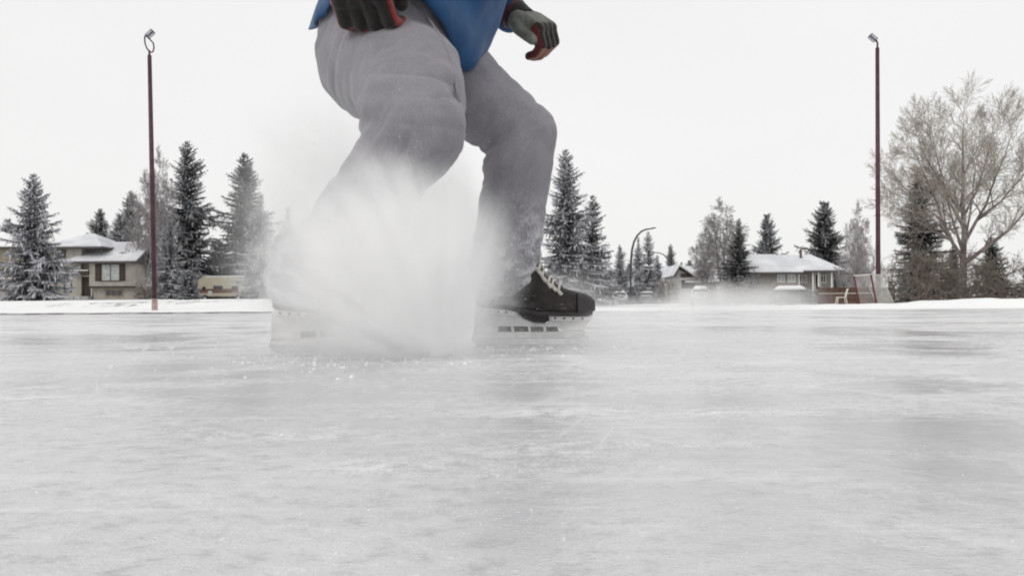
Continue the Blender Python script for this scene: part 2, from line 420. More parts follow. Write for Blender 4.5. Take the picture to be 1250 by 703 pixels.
def ground_z(x, y):
    e = edge_y(x)
    if y < e - .05: return -.06
    d = y - e
    r = sst(-3, 3, x)
    nz = mnoise.noise((x * .22, y * .22, 1.0))
    nf = mnoise.noise((x * .9, y * .9, 4.0)) + .5 * mnoise.noise((x * 2.3, y * 2.3, 9.0))
    left = .14 * sst(0, .3, d) + .42 * sst(.2, 8, d) + .26 * sst(8, 20, d) + .36 * sst(18, 45, d)
    left += (.05 * nz + .012 * nf) * sst(0, 3, d)
    hw = .16 + .22 * sst(14, 18, x) + .05 * nz
    low = sst(8.5, 10.5, x) * (1 - sst(14.2, 15.8, x))
    wind = (hw + .02 * low) * sst(0, .9, d) * (1 - .82 * sst(2.3, 4.6, d))
    right = wind + .05 * sst(4, 28, d) + .45 * sst(34, 62, d) + .045 * nf * sst(0, .6, d) * (1 - .6 * sst(2.3, 5, d))
    return left * (1 - r) + right * r

xs = sorted(set([-1500, -600, -250, -120] + [round(-70 + i * .5, 3) for i in range(281)] + [120, 250, 600, 1500]))
ys = [-300, -100, -30, 0, 20, 30] + [round(32.0 + i * .16, 3) for i in range(80)] + [45 + i * 1.5 for i in range(60)] + [140, 170, 220, 300, 450, 700, 1200, 2000]
g = MB()
nx = len(xs)
vs = [(x, y, ground_z(x, y)) for y in ys for x in xs]
fs = [(j*nx + i, j*nx + i + 1, (j+1)*nx + i + 1, (j+1)*nx + i) for j in range(len(ys) - 1) for i in range(nx - 1)]
g.add(vs, fs)
go = g.build('snow_ground', M['lawn_snow'], smooth=True); go['kind'] = 'structure'

ice = MB()
ix = [-44 + i * 2 for i in range(45)]
v_ = [(x, -14, 0) for x in ix] + [(x, edge_y(x) + .12, 0) for x in ix]
ice.add(v_, [(i, i + 1, 45 + i + 1, 45 + i) for i in range(44)])
io = ice.build('rink_ice', M['ice']); io['kind'] = 'structure'

kb = MB()
kx = [-44 + i * .5 for i in range(int(44 / .5) - 5)]
for a, b in zip(kx[:-1], kx[1:]):
    h = .07 + .02 * mnoise.noise((a * .7, 0, 0))
    kb.box((a, edge_y(a) - .02, -.05), (b, edge_y(a) + .16, h))
ko = kb.build('kerb', M['kerb']); ko['kind'] = 'structure'

rd = MB()
rd.add([(-300, 66, 0), (300, 66, 0), (300, 73, 0), (-300, 73, 0)], [(0, 1, 2, 3)])
# street runs behind the lawn, drawn on the ground level there
RX = [-60 + i * 2 for i in range(61)]
rd = MB()
rd.add([(x, 74, ground_z(x, 74) + .02) for x in RX] + [(x, 77.5, max(ground_z(x, 76.5), ground_z(x, 78)) + .02) for x in RX] + [(x, 81, ground_z(x, 81) + .02) for x in RX],
       [(i, i + 1, 61 + i + 1, 61 + i) for i in range(60)] + [(61 + i, 61 + i + 1, 122 + i + 1, 122 + i) for i in range(60)])
ro = rd.build('road', M['asphalt']); ro['kind'] = 'structure'

# footprints scuffed in the lawn snow
# ------------------------------------------------------------------ spruces
def spruce_meshes(seed, H, R, cb=.06, dens=1.0, shape=.85, gap=1.0, leaf=.66):
    r = random.Random(seed); tr = MB(); cr = MB()
    tp = [(.005 * H * math.sin(i / 8 * 3 + seed), 0, i / 8 * H * .99) for i in range(9)]
    tr.tube(tp, [max(.012, H * .013 * (1 - f / 8) ** .9 + .012) for f in range(9)], 7)
    z = cb * H
    while z < H * .985:
        f = (z - cb * H) / (H * (1 - cb))
        nb = max(5, int((5.5 + 6.5 * (1 - f)) * dens))
        a0 = r.random() * 6.28
        reach = R * ((1 - f) ** shape) * (.62 + .38 * min(1, f * 7 + .3)) + .04
        lev = r.choice((.66, .86, 1.0, 1.08, 1.18))
        for k in range(nb):
            az = a0 + k * 6.283 / nb + r.uniform(-.3, .3)
            L = reach * lev * r.uniform(.70, 1.14) * (1 + .13 * math.sin(az + seed) + .09 * math.sin(2 * az + seed * 2.3 + f * 5))
            if r.random() < .05: L *= .45
            up = .75 * f * f + .12 - .42 * (1 - f) * r.uniform(.5, 1.2)
            ca, sa = math.cos(az), math.sin(az)
            n = max(2, int(L / (.21 if L > .8 else .13)))
            z0 = z + r.uniform(-.08, .08) * H / 11
            pts = []
            for i in range(n + 1):
                q = i / n
                pts.append(Vector((ca * L * q, sa * L * q, z0 + L * (up * q - .26 * (1 - f) * q * q + .22 * (1 - f * .5) * q ** 3))))
            if L > .35: cr.tube(pts[::2] if n > 3 else pts, .02, 3, 0, False, 0.05)
            side = Vector((-sa, ca, 0))
            for i in range(1, n + 1):
                q = i / n; p = pts[i]; d = (pts[i] - pts[i - 1]).normalized()
                tl = max(.15, min(.78, .50 * L * (1 - q) ** .6 + .13)) * r.uniform(.75, 1.2); parts = 1 if leaf > .8 or tl < .3 else 2
                fr0 = .08 + .55 * q
                dirs = [d * .8 + side * .7, d * .8 - side * .7, d * .9 + side * .3, d * .9 - side * .3]
                if q < .5: dirs.append(Vector((r.gauss(0, .5), r.gauss(0, .5), -.8)) + side * r.uniform(-.6, .6))
                if r.random() < .9: dirs.append(d * .45 + Vector((0, 0, -1)) * r.uniform(.3, .8) + side * r.uniform(-.5, .5))
                if r.random() < .6: dirs.append(d * .8 + Vector((0, 0, 1)) * r.uniform(.15, .5) + side * r.uniform(-.5, .5))
                if i == n: dirs.append(d)
                for dd0 in dirs:
                  for h_ in range(parts):
                    dd = (dd0 + Vector((r.uniform(-.2, .2), r.uniform(-.2, .2), r.uniform(-.28, .08)))).normalized()
                    o = p + dd0.normalized() * tl * .42 * h_
                    wv = dd.cross(Vector((0, 0, 1)))
                    if wv.length < 1e-3: wv = Vector((1, 0, 0))
                    wv.normalize()
                    rot = r.uniform(-.6, .6)
                    wv = (wv * math.cos(rot) + dd.cross(wv) * math.sin(rot))
                    t2 = tl * (1 if parts == 1 else .62)
                    w = (t2 * r.uniform(.12, .20) + .022) * (leaf if parts == 2 else 1)
                    m1 = o + dd * t2 * .5 + Vector((0, 0, -.03 * t2)); e = o + dd * t2 + Vector((0, 0, -.12 * t2))
                    cr.add([o + wv * w * .4, m1 + wv * w, e, m1 - wv * w, o - wv * w * .4], [(0, 1, 3, 4), (1, 2, 3)], 0, min(1, max(0, fr0 + .1 * h_ + r.uniform(-.17, .2))))
        z += (.20 + .30 * (1 - f)) * (H / 11) ** .6 * r.uniform(.8, 1.2) * gap
    for k in range(14):                                            # leader
        q = k / 13; az = r.uniform(0, 6.28); p = Vector((0, 0, H * (.955 + .04 * q)))
        dd = Vector((math.cos(az) * .6, math.sin(az) * .6, .55)); wv = dd.cross(Vector((0, 0, 1))).normalized(); tl = .26 * (1.1 - q)
        cr.add([p - wv * .015, p + dd * tl * .5 + wv * .035, p + dd * tl, p + dd * tl * .5 - wv * .035], [(0, 1, 2, 3)], 0, .5)
    return tr.mesh('trunk', M['bark'], True), cr.mesh('crown', M['fol_med'], False, True)

SV = {
    'slim': (15.0, spruce_meshes(3, 15.0, 3.9, .09, shape=.84, gap=1.0)),
    'slim2': (14.0, spruce_meshes(31, 14.0, 3.8, .03, shape=.92, gap=.95)),
    'broad': (9.0, spruce_meshes(11, 9.0, 3.2, .03, dens=1.15, shape=.9, gap=1.1, leaf=.68)),
    'bushy': (11.0, spruce_meshes(19, 11.0, 3.9, .05, dens=1.1, shape=.72, gap=.95)),
    'ragged': (13.0, spruce_meshes(47, 13.0, 3.7, .05, shape=.88, gap=1.25)),
    'small': (5.5, spruce_meshes(23, 5.5, 1.6, .04, dens=1.0, shape=.9)),
    'dumpy': (2.4, spruce_meshes(29, 2.4, 1.25, .02, dens=1.2, shape=.7)),
}
FROST_COPIES = {}
def spruce(kind, px, top, base, Y, frost, label, width=1.0, rz=None, group=None):
    H, (tm, cm) = SV[kind]
    b = P(px, base, Y); tpz = P(px, top, Y).z
    gz = ground_z(b.x, Y) - .05
    sc = (tpz - gz) / H
    key = (kind, frost)
    if key not in FROST_COPIES:
        c = cm.copy(); c.materials[0] = M['fol_' + frost]; FROST_COPIES[key] = c
    o = empty('spruce_tree', (b.x, Y, gz), label, 'tree', group, rng.uniform(0, 6.28) if rz is None else rz)
    o.scale = (sc * width, sc * width, sc)
    link('trunk', tm, o); link('crown', FROST_COPIES[key], o)
    return o

GL, GR, GM = 'spruces along the left street', 'spruces on the right', 'spruces behind the skater'
spruce('broad', 40, 213, 366, 72, 'heavy', 'broad frost-laden spruce on the lawn at the far left, in front of the beige houses', 1.0, group=GL)
spruce('bushy', 9, 268, 350, 125, 'med', 'small dark spruce top behind the snowy roof at the far left edge', .8, group=GL)
spruce('slim', 122, 253, 345, 150, 'med', 'distant spruce rising behind the ridge of the split-level house', 1.3, group=GL)
spruce('ragged', 159, 232, 345, 140, 'med', 'distant dark spruce just left of the left light pole, behind the low roof', 1.15, group=GL)
spruce('bushy', 146, 262, 345, 146, 'med', 'shorter distant spruce behind the lower roof of the split-level house', .75, group=GL)
spruce('slim', 228, 170, 366, 104, 'med', 'tallest dark spruce right of the left light pole', 1.10, group=GL)
spruce('slim2', 207, 258, 367, 84, 'heavy', 'narrow frosted spruce right beside the left light pole', .95, group=GL)
spruce('dumpy', 229, 333, 369, 66, 'med', 'small dumpy spruce low on the snow in front of the tallest dark spruce', 1.0, group=GL)
spruce('slim', 299, 185, 366, 108, 'light', 'tall dark spruce beside the snow spray, behind the motorhome', 1.22, group=GL)
spruce('slim2', 318, 238, 367, 88, 'heavy', 'frost-white spruce partly veiled by the left edge of the snow spray', 1.05, group=GL)
spruce('bushy', 266, 292, 366, 118, 'light', 'low dark spruce between the two tall ones, above the motorhome', 1.15, group=GL)
spruce('slim2', 352, 252, 368, 98, 'light', 'spruce seen dimly through the snow spray behind the trailing leg', .95, group=GL)
spruce('slim', 692, 180, 368, 86, 'heavy', 'tall frosted spruce beside the bent knee and shin of the leading leg', 1.12, group=GM)
spruce('ragged', 725, 236, 368, 90, 'med', 'mid-height spruce with ragged side boughs, right of the tall frosted one', 1.0, group=GM)
spruce('slim', 757, 298, 366, 130, 'heavy', 'far spruce left of the curved street lamp', .95, group=GM)
spruce('slim2', 780, 289, 366, 134, 'heavy', 'far spruce just right of the curved street lamp stem', .85, group=GM)
spruce('ragged', 792, 281, 366, 128, 'heavy', 'tallest far spruce under the tip of the curved street lamp', .9, group=GM)
spruce('slim2', 803, 311, 366, 136, 'heavy', 'lowest far spruce at the right end of the clump by the street lamp', 1.2, group=GM)
spruce('bushy', 768, 322, 366, 138, 'heavy', 'bushy far spruce behind the stem of the curved street lamp', .9, group=GM)
spruce('slim', 819, 297, 350, 150, 'med', 'lone small far spruce left of the gabled house', .95, group=GM)
spruce('bushy', 842, 318, 350, 165, 'med', 'rounded far spruce behind the roof of the gabled house', .9, group=GM)
spruce('slim2', 903, 268, 364, 93, 'light', 'dark spruce standing before the pale bare birch', 1.15, group=GR)
spruce('bushy', 937, 262, 340, 130, 'med', 'spruce rising behind the left end of the bungalow roof', .78, group=GR)
spruce('bushy', 1008, 247, 340, 122, 'light', 'wide dark spruce rising behind the right end of the bungalow roof', .95, group=GR)
spruce('slim', 1123, 203, 366, 58, 'light', 'dark spruce between the right light pole and the big bare tree', 1.15, group=GR)
spruce('broad', 1212, 290, 366, 62, 'light', 'low wide spruce behind the right limb of the big bare tree', 1.25, group=GR)
spruce('broad', 1262, 296, 366, 66, 'light', 'spruce cut off by the right edge, beyond the big bare tree', 1.1, group=GR)
spruce('broad', 1165, 300, 366, 64, 'light', 'low dark spruce directly behind the trunk of the big bare tree', 1.0, group=GR)

# ------------------------------------------------------------------ bare trees
def colonize(seed, trunk_pts, attract, step, infl, kill, grav=0.0, iters=140, cap=5000):
    rs = np.random.RandomState(seed)
    nodes = [np.array(p, float) for p in trunk_pts]; par = [-1] + list(range(len(trunk_pts) - 1))
    A = np.array(attract, float)
    for _ in range(iters):
        if len(A) == 0 or len(nodes) > cap: break
        Nn = np.array(nodes)
        d = np.linalg.norm(A[:, None, :] - Nn[None, :, :], axis=2)
        ne = d.argmin(1); md = d[np.arange(len(A)), ne]
        act = md < infl
        if not act.any(): break
        newn = 0
        for n in np.unique(ne[act]):
            v = A[act & (ne == n)] - Nn[n]
            v = (v / np.linalg.norm(v, axis=1)[:, None]).sum(0)
            v /= (np.linalg.norm(v) + 1e-9)
            v = v + rs.normal(0, .14, 3) + np.array([0, 0, grav]); v /= np.linalg.norm(v)
            p = Nn[n] + v * step
            nodes.append(p); par.append(int(n)); newn += 1
        Nn2 = np.array(nodes[-newn:])
        d2 = np.linalg.norm(A[:, None, :] - Nn2[None, :, :], axis=2).min(1)
        A = A[d2 > kill]
    return np.array(nodes), par

def bare_meshes(seed, nodes, par, r_tip, r_max, expo, twig_len, twig_n, weep, twig_r, m_trunk, m_twig):
    r = random.Random(seed); n = len(nodes)
    kids = [[] for _ in range(n)]
    for i, p in enumerate(par):
        if p >= 0: kids[p].append(i)
    R = np.zeros(n)
    for i in range(n - 1, -1, -1):
        if not kids[i]: R[i] = r_tip
        else: R[i] = sum(R[k] ** expo for k in kids[i]) ** (1 / expo)
    R *= 1.0
    sc = r_max / R[0]
    R = np.maximum(r_tip * .9, R * (1 if sc > 1 else sc)) if sc < 1 else np.where(R > 3 * r_tip, R * sc ** ((R - 3 * r_tip) / (R[0] - 3 * r_tip + 1e-9)), R)
    tk = MB(); tw = MB()
    thick = r_max * .22
    # chains
    done = set()
    starts = [0]
    while starts:
        s = starts.pop()
        chain = [s] if par[s] < 0 else [par[s], s]
        c = s
        while kids[c]:
            ks = sorted(kids[c], key=lambda k: -R[k]); c2 = ks[0]
            starts.extend(ks[1:]); chain.append(c2); c = c2
        pts = [nodes[i] for i in chain]; rr = [R[i] for i in chain]
        if par[s] >= 0: rr[0] = min(rr[0], rr[1] * 1.15)
        if rr[0] > thick: tk.tube(pts, rr, 8, 0)
        else: tw.tube(pts, rr, 4, 0)
        # twigs off the thinner part
        for i, p, q in zip(chain[1:], pts[1:], pts[:-1]):
            if R[i] > r_tip * 3.2: continue
            k = twig_n if kids[i] else twig_n + 2
            for _ in range(k):
                if r.random() > .8: continue
                d = Vector(p) - Vector(q); d.normalize()
                d = (d * .8 + Vector((r.gauss(0, .5), r.gauss(0, .5), r.gauss(.1, .4)))).normalized()
                L = twig_len * r.uniform(.4, 1.2)
                tp = [Vector(p)]; cur = Vector(p)
                for s_ in range(3):
                    d = (d + Vector((r.gauss(0, .18), r.gauss(0, .18), r.gauss(0, .12) - weep))).normalized()
                    cur = cur + d * L / 3; tp.append(cur.copy())
                    if s_ < 2 and r.random() < .7:
                        e = (d + Vector((r.gauss(0, .6), r.gauss(0, .6), r.gauss(0, .4) - weep))).normalized()
                        tw.tube([cur, cur + e * L * .3], [twig_r * .8, twig_r * .5], 3, 0, False)
                tw.tube(tp, [twig_r, twig_r * .9, twig_r * .75, twig_r * .5], 3, 0, False)
    return tk.mesh('trunk', m_trunk, True), tw.mesh('crown', m_twig, True)

def cloud_pts(seed, n, fn):
    rs = random.Random(seed); out = []
    while len(out) < n:
        p = fn(rs)
        if p is not None: out.append(p)
    return out

def grow(seed, limbs, ratio, angle, nkids, levels, r_twig, trop, mt, mw, seg_len, wander=.10, weep=0.0, split=.06):
    """limbs: hand-set polylines [(points, r0, r1, child length)]; finer wood is grown from them"""
    r = random.Random(seed); tk = MB(); tw = MB()
    def resample(pts, step):
        out = [Vector(pts[0])]
        for a, b in zip(pts[:-1], pts[1:]):
            a, b = Vector(a), Vector(b); n = max(1, int((b - a).length / step))
            for i in range(1, n + 1): out.append(a.lerp(b, i / n))
        return out
    def kids(pts, r0, r1, L, lev, first):
        n = len(pts); cnt = nkids[min(lev, len(nkids) - 1)]
        az = r.random() * 6.28
        for c in range(cnt):
            f = first + (1 - first) * ((c + r.random() * .8) / cnt)
            f = min(f, .999); u = f * (n - 1); i = int(u); p = pts[i].lerp(pts[min(i + 1, n - 1)], u - i)
            d = (pts[min(i + 1, n - 1)] - pts[max(i - 1, 0)]).normalized()
            az += 2.4 + r.uniform(-.5, .5)
            o = d.orthogonal().normalized(); o = o * math.cos(az) + d.cross(o) * math.sin(az)
            an = angle * r.uniform(.7, 1.25)
            nd = (d * math.cos(an) + o * math.sin(an)).normalized()
            rr = (r0 + (r1 - r0) * f) * r.uniform(.5, .68)
            limb(p, nd, L * r.uniform(.6, 1.25) * (1.08 - .30 * f), rr, lev + 1)
        # the end itself forks
        if lev < levels:
            d = (pts[-1] - pts[-2]).normalized()
            for c in range(2):
                o = Vector((r.gauss(0, 1), r.gauss(0, 1), r.gauss(0, 1))).normalized()
                limb(pts[-1], (d + o * .38).normalized(), L * r.uniform(.6, .9), r1 * .85, lev + 1)
    def limb(p, d, L, rad_, lev):
        if lev > levels: return
        rad_ = max(rad_, r_twig)
        n = max(2, int(L / seg_len)) if lev < levels else 3
        pts = [p]; cur = p; last = lev >= levels - 1
        for i in range(n):
            d = (d + Vector((r.gauss(0, wander), r.gauss(0, wander), r.gauss(0, wander * .7) + (trop if not (last and weep) else -weep)))).normalized()
            cur = cur + d * (L / n); pts.append(cur)
        r1 = max(r_twig * .7, rad_ * .42)
        rr = [rad_ + (r1 - rad_) * i / n for i in range(n + 1)]
        (tk if rad_ > split else tw).tube(pts, rr, 6 if rad_ > split else (4 if lev < levels else 3), 0, False)
        if lev < levels: kids(pts, rad_, r1, L * ratio, lev, .22)
    for pts, r0, r1, L, first in limbs:
        q = resample(pts, .3)
        q = [v + Vector((mnoise.noise(v * .6), mnoise.noise(v * .6 + Vector((9, 0, 0))), 0)) * .06 for v in q]
        tk.tube(q, [r0 + (r1 - r0) * (i / (len(q) - 1)) ** .8 for i in range(len(q))], 10)
        kids(q, r0, r1, L, 0, first)
    return tk.mesh('trunk', mt, True), tw.mesh('crown', mw, True)

# the big poplar on the right (metres, base at origin, 13.2 m tall)
limbs = [
    ([(0, 0, 0), (-.02, 0, 1.5), (.05, .02, 3.2), (.16, 0, 4.6), (.10, .1, 6.6), (.22, .1, 8.8), (.15, .0, 10.4), (.3, 0, 11.8)], .33, .022, 2.2, .42),
    ([(.02, 0, 3.0), (-.8, -.2, 4.0), (-1.6, -.4, 5.4), (-2.3, -.6, 7.0), (-3.0, -.6, 8.4), (-3.5, -.5, 9.6)], .15, .02, 2.0, .22),
    ([(-1.0, -.25, 4.2), (-2.1, .3, 4.9), (-3.3, .6, 5.8), (-4.3, .8, 6.6)], .085, .018, 1.7, .2),
    ([(-1.5, -.4, 5.3), (-2.7, .4, 6.6), (-3.7, .8, 7.6), (-4.3, 1.0, 8.4)], .08, .018, 1.7, .2),
    ([(.1, .6, 6.2), (-1.0, .7, 7.8), (-1.9, 1.0, 9.4), (-2.5, 1.0, 10.6)], .09, .02, 1.8, .2),
    ([(.1, 0, 4.0), (.9, .3, 5.0), (2.0, .5, 6.4), (2.8, .6, 8.2), (3.5, .5, 9.8), (3.9, .4, 10.9)], .14, .02, 2.1, .22),
    ([(.05, 0, 2.7), (1.3, -.4, 3.6), (2.8, -.8, 4.7), (4.3, -1.0, 6.2), (5.3, -1.0, 7.6)], .16, .02, 2.0, .2),
    ([(.12, .05, 5.0), (-.6, .5, 6.6), (-1.0, .9, 8.6), (-1.3, 1.1, 10.2), (-1.4, 1.2, 11.2)], .10, .02, 2.0, .22),
    ([(.12, .1, 5.6), (.8, -.5, 7.2), (1.4, -.8, 9.2), (1.9, -.9, 11.2)], .10, .02, 2.0, .22),
    ([(1.4, .4, 5.6), (2.6, -.3, 6.6), (4.0, -.6, 8.0), (4.9, -.6, 9.2)], .09, .02, 1.8, .2),
    ([(0, 0, 3.6), (.2, 1.2, 4.8), (.3, 2.4, 6.6), (.2, 3.2, 8.6)], .13, .02, 2.0, .22),
    ([(0, 0, 3.4), (-.3, -1.2, 4.6), (-.5, -2.3, 6.4), (-.6, -3.0, 8.4)], .12, .02, 2.0, .22),
]
pm = grow(5, limbs, .62, .74, [9, 6, 5, 3], 4, .0076, .035, M['bark_grey'], M['bark_tan'], .30, .11, 0, .045)
b = P(1176, 362, 55)
big = empty('bare_tree', (b.x, 55, ground_z(b.x, 55) - .05), 'big bare poplar with spreading limbs at the right edge', 'tree', 'bare trees')
sc = (P(1176, 101, 55).z - big.location.z) / 13.6
big.scale = (sc * .84, sc * .9, sc * .955)
link('trunk', pm[0], big); link('crown', pm[1], big)

limbs = [([(0, 0, 0), (.1, .05, 2), (0, -.05, 4.5), (.12, .1, 7.5), (.0, 0, 11.0)], .17, .02, 2.2, .12),
         ([(.05, 0, 1.2), (.9, .3, 3.2), (1.4, .5, 5.8), (1.7, .6, 8.4)], .10, .02, 1.8, .12),
         ([(.05, 0, 1.6), (-.8, -.2, 3.6), (-1.3, -.4, 6.0), (-1.5, -.5, 8.8)], .10, .02, 1.8, .12),
         ([(.05, 0, 2.2), (.1, -.8, 4.0), (-.1, -1.3, 6.2), (0, -1.5, 9.0)], .09, .02, 1.8, .12),
         ([(.05, 0, 2.0), (-.2, .8, 4.0), (.1, 1.3, 6.5), (0, 1.5, 9.2)], .09, .02, 1.8, .12)]
bm_ = grow(8, limbs, .58, .62, [10, 6, 5, 4], 4, .012, .05, M['bark_pale'], M['bark_pale'], .35, .09, .12, .035)
def birch(px, top, base, Y, label, w=1.0, rz=0):
    b = P(px, base, Y); gz = ground_z(b.x, Y) - .05
    s = (P(px, top, Y).z - gz) / 12.3
    o = empty('birch_tree', (b.x, Y, gz), label, 'tree', 'bare trees', rz)
    o.scale = (s * w, s * w, s)
    link('trunk', bm_[0], o); link('crown', bm_[1], o)
birch(196, 196, 366, 92, 'tall pale weeping birch behind the left light pole', .55, 1.0)
birch(178, 222, 366, 90, 'shorter weeping birch trailing twigs in front of the split-level house roof', .75, 2.2)
birch(884, 253, 364, 97, 'frosted bare birch left of the bungalow, behind the dark spruce', 1.2, .4)
birch(860, 285, 364, 99, 'lower frosted birch beside the brick chimney of the gabled house', .95, 3.4)
birch(1048, 256, 364, 76, 'slender bare sapling behind the hockey goal, left of the right light pole', .62, 4.4)

def shrub_fn(rs):
    x, y, z = rs.uniform(-2, 2), rs.uniform(-2, 2), rs.uniform(.2, 2.6)
    if (x / 2) ** 2 + (y / 2) ** 2 + ((z - 1.0) / 1.65) ** 2 > 1: return None
    return (x, y, z)
nodes, par = colonize(14, [(0, 0, 0), (0, 0, .15), (0, .02, .3)], cloud_pts(14, 480, shrub_fn), .2, 2.6, .36, .02)
sm_ = bare_meshes(14, nodes, par, .012, .06, 2.5, .6, 4, .03, .009, M['bark_brown'], M['bark_brown'])
sm2 = (sm_[0].copy(), sm_[1].copy())
for me in sm2: me.materials[0] = M['bark_pale']
def shrub(px, top, base, Y, half, label, pale=False, rz=0):
    b = P(px, base, Y); gz = ground_z(b.x, Y) - .03
    s = (P(px, top, Y).z - gz) / 2.7; w = half * Y / F / 2.1
    o = empty('shrub', (b.x, Y, gz), label, 'shrub', 'bare shrubs', rz)
    o.scale = (w, w, s)
    mm = sm2 if pale else sm_
    link('stem', mm[0], o); link('twigs', mm[1], o)
shrub(1122, 292, 366, 51, 46, 'tangled tan shrub in front of the dark spruce right of the goal', False, 0)
shrub(1165, 300, 366, 52, 52, 'tangled tan shrub at the foot of the big bare tree', False, 1.3)
shrub(1222, 306, 366, 53, 46, 'tangled tan shrub at the right edge, below the low wide spruce', False, 2.2)
shrub(1040, 292, 366, 80, 22, 'pale upright shrub at the right end of the bungalow', True, .5)
shrub(1060, 300, 366, 78, 22, 'pale upright shrub directly behind the hockey goal', True, 2.5)
shrub(900, 338, 370, 72, 38, 'frosted grey shrub below the dark spruce and pale birch', True, 1.1)
shrub(868, 345, 370, 74, 20, 'low frosted shrub under the brick chimney of the gabled house', True, 3.0)
shrub(815, 338, 368, 100, 16, 'low bare shrub left of the gabled house', False, 4.0)
shrub(178, 345, 368, 84, 16, 'low bare shrub at the right corner of the split-level house', False, 5.0)

# ------------------------------------------------------------------ houses
def X(px, Y): return P(px, 366, Y).x
def Z(px, py, Y): return P(px, py, Y).z

def hip_roof(mb, x0, x1, y0, y1, ze, zr, hipl, hipr, th=.18):
    ym = (y0 + y1) / 2
    top = [(x0, y0, ze), (x1, y0, ze), (x1, y1, ze), (x0, y1, ze), (x0 + hipl, ym, zr), (x1 - hipr, ym, zr)]
    bot = [(x, y, z - th) for (x, y, z) in top[:4]]
    v = top + bot
    mb.add(v, [(0, 1, 5, 4), (2, 3, 4, 5), (1, 2, 5), (3, 0, 4), (9, 8, 7, 6), (0, 6, 7, 1), (1, 7, 8, 2), (2, 8, 9, 3), (3, 9, 6, 0)])

def window(root, x0, x1, z0, z1, y, cols=2, pane='glass_dark', frame='white_trim', fw=.07):
    f = MB()
    f.box((x0, y - .05, z0), (x0 + fw, y + .04, z1)); f.box((x1 - fw, y - .05, z0), (x1, y + .04, z1))
    f.box((x0 + fw, y - .05, z1 - fw), (x1 - fw, y + .04, z1)); f.box((x0 - .04, y - .09, z0 - .06), (x1 + .04, y + .04, z0 + .02))
    for c in range(1, cols):
        xc = x0 + (x1 - x0) * c / cols
        f.box((xc - fw * .45, y - .045, z0 + .02), (xc + fw * .45, y + .03, z1 - fw))
    fo = wp(f.build('window', M[frame], root), root)
    p = MB(); p.box((x0 + .02, y - .012, z0), (x1 - .02, y + .02, z1 - .02))
    po = p.build('pane', M[pane], fo)
    return fo

def door(root, x0, x1, z0, z1, y, m='dark_wood'):
    d = MB(); d.box((x0, y - .06, z0), (x1, y + .03, z1))
    d.box((x0 + .14, y - .075, z0 + .2), (x1 - .14, y - .05, z0 + (z1 - z0) * .45)); d.box((x0 + .14, y - .075, z0 + (z1 - z0) * .52), (x1 - .14, y - .05, z1 - .2))
    do = wp(d.build('door', M[m], root), root)
    h = MB(); h.tube([(x1 - .1, y - .14, z0 + 1.0), (x1 - .1, y - .06, z0 + 1.0)], .035, 8); h.build('handle', M['steel'], do)
    f = MB(); f.box((x0 - .1, y - .09, z0), (x0 - .003, y + .03, z1 + .1)); f.box((x1 + .003, y - .09, z0), (x1 + .1, y + .03, z1 + .1)); f.box((x0 - .003, y - .088, z1 + .003), (x1 + .003, y + .03, z1 + .1))
    f.build('frame', M['white_trim'], do)
    return do

# split-level house on the left
Y = 88.0
hx = X(120, Y); hz = ground_z(hx, Y) - .1
H1 = empty('split_level_house', (hx, Y, hz), 'beige split-level house with snowy roofs, dark shutters and brown front door', 'house')
zu = Z(95, 302.5, Y); zl = Z(125, 320.5, Y)
w = MB()
w.box((X(58, Y), Y, hz), (X(99, Y), Y + 9, zu + .05))                # tall wing
w.box((X(99, Y) , Y + 1.3, hz), (X(118, Y), Y + 8.6, zu + .04))
w.box((X(112, Y), Y - .55, Z(140, 351, Y)), (X(168, Y), Y + 8.4, zl + .06))      # lower wing, overhanging
w.box((X(114, Y), Y, hz), (X(166, Y), Y + 8.2, Z(140, 351, Y) + .01))       # basement wall
w.box((X(88, Y), Y + .35, hz), (X(113, Y), Y + 3, zl))                    # entry bay
for px in (156, 158.5, 161, 163.5, 166):                                  # board and batten strips
    w.box((X(px, Y) - .04, Y - .58, Z(px, 350, Y)), (X(px, Y) + .04, Y - .5, zl))
wp(w.build('wall', M['stucco'], H1), H1)
band = MB(); band.box((X(111.6, Y), Y - .62, Z(140, 351.5, Y) - .02), (X(168.4, Y), Y - .56, Z(140, 349.5, Y)))
wp(band.build('trim_band', M['dark_wood'], H1), H1)
r = MB(); hip_roof(r, X(54, Y), X(104, Y) + 1.9, Y - .7, Y + 9.6, zu + .06, Z(90, 287, Y + 4.4), 2.2, 2.2 + .8)
ro_ = wp(r.build('roof', M['shingle'], H1), H1)
r = MB(); hip_roof(r, X(54, Y) + .04, X(104, Y) + 1.86, Y - .66, Y + 9.56, zu + .06 + .14, Z(90, 287, Y + 4.4) + .14, 2.2, 3.0, .13)
r.build('snow_layer', M['roof_snow'], ro_)
r = MB(); hip_roof(r, X(86, Y), X(172, Y), Y - 1.1, Y + 9.0, zl + .06, Z(140, 297, Y + 4), 2.6, .25)
ro_ = wp(r.build('roof', M['shingle'], H1), H1)
r = MB(); hip_roof(r, X(86, Y) + .04, X(172, Y) - .04, Y - 1.06, Y + 8.96, zl + .2, Z(140, 297, Y + 4) + .14, 2.6, .25, .13)
r.build('snow_layer', M['roof_snow'], ro_)
wn = window(H1, X(126.5, Y), X(149.5, Y), Z(138, 343, Y), Z(138, 322.5, Y), Y - .56, 2, 'curtain', 'dark_wood')
for a, b_ in ((119.5, 126.2), (149.8, 156)):
    s = MB(); s.box((X(a, Y), Y - .62, Z(138, 343.3, Y)), (X(b_, Y), Y - .54, Z(138, 322.5, Y)))
    for k in range(8):
        zz = Z(138, 343, Y) + k * .2
        s.box((X(a, Y) + .06, Y - .635, zz + .03), (X(b_, Y) - .06, Y - .61, zz + .13))
    wp(s.build('shutter', M['dark_wood'], H1), H1)
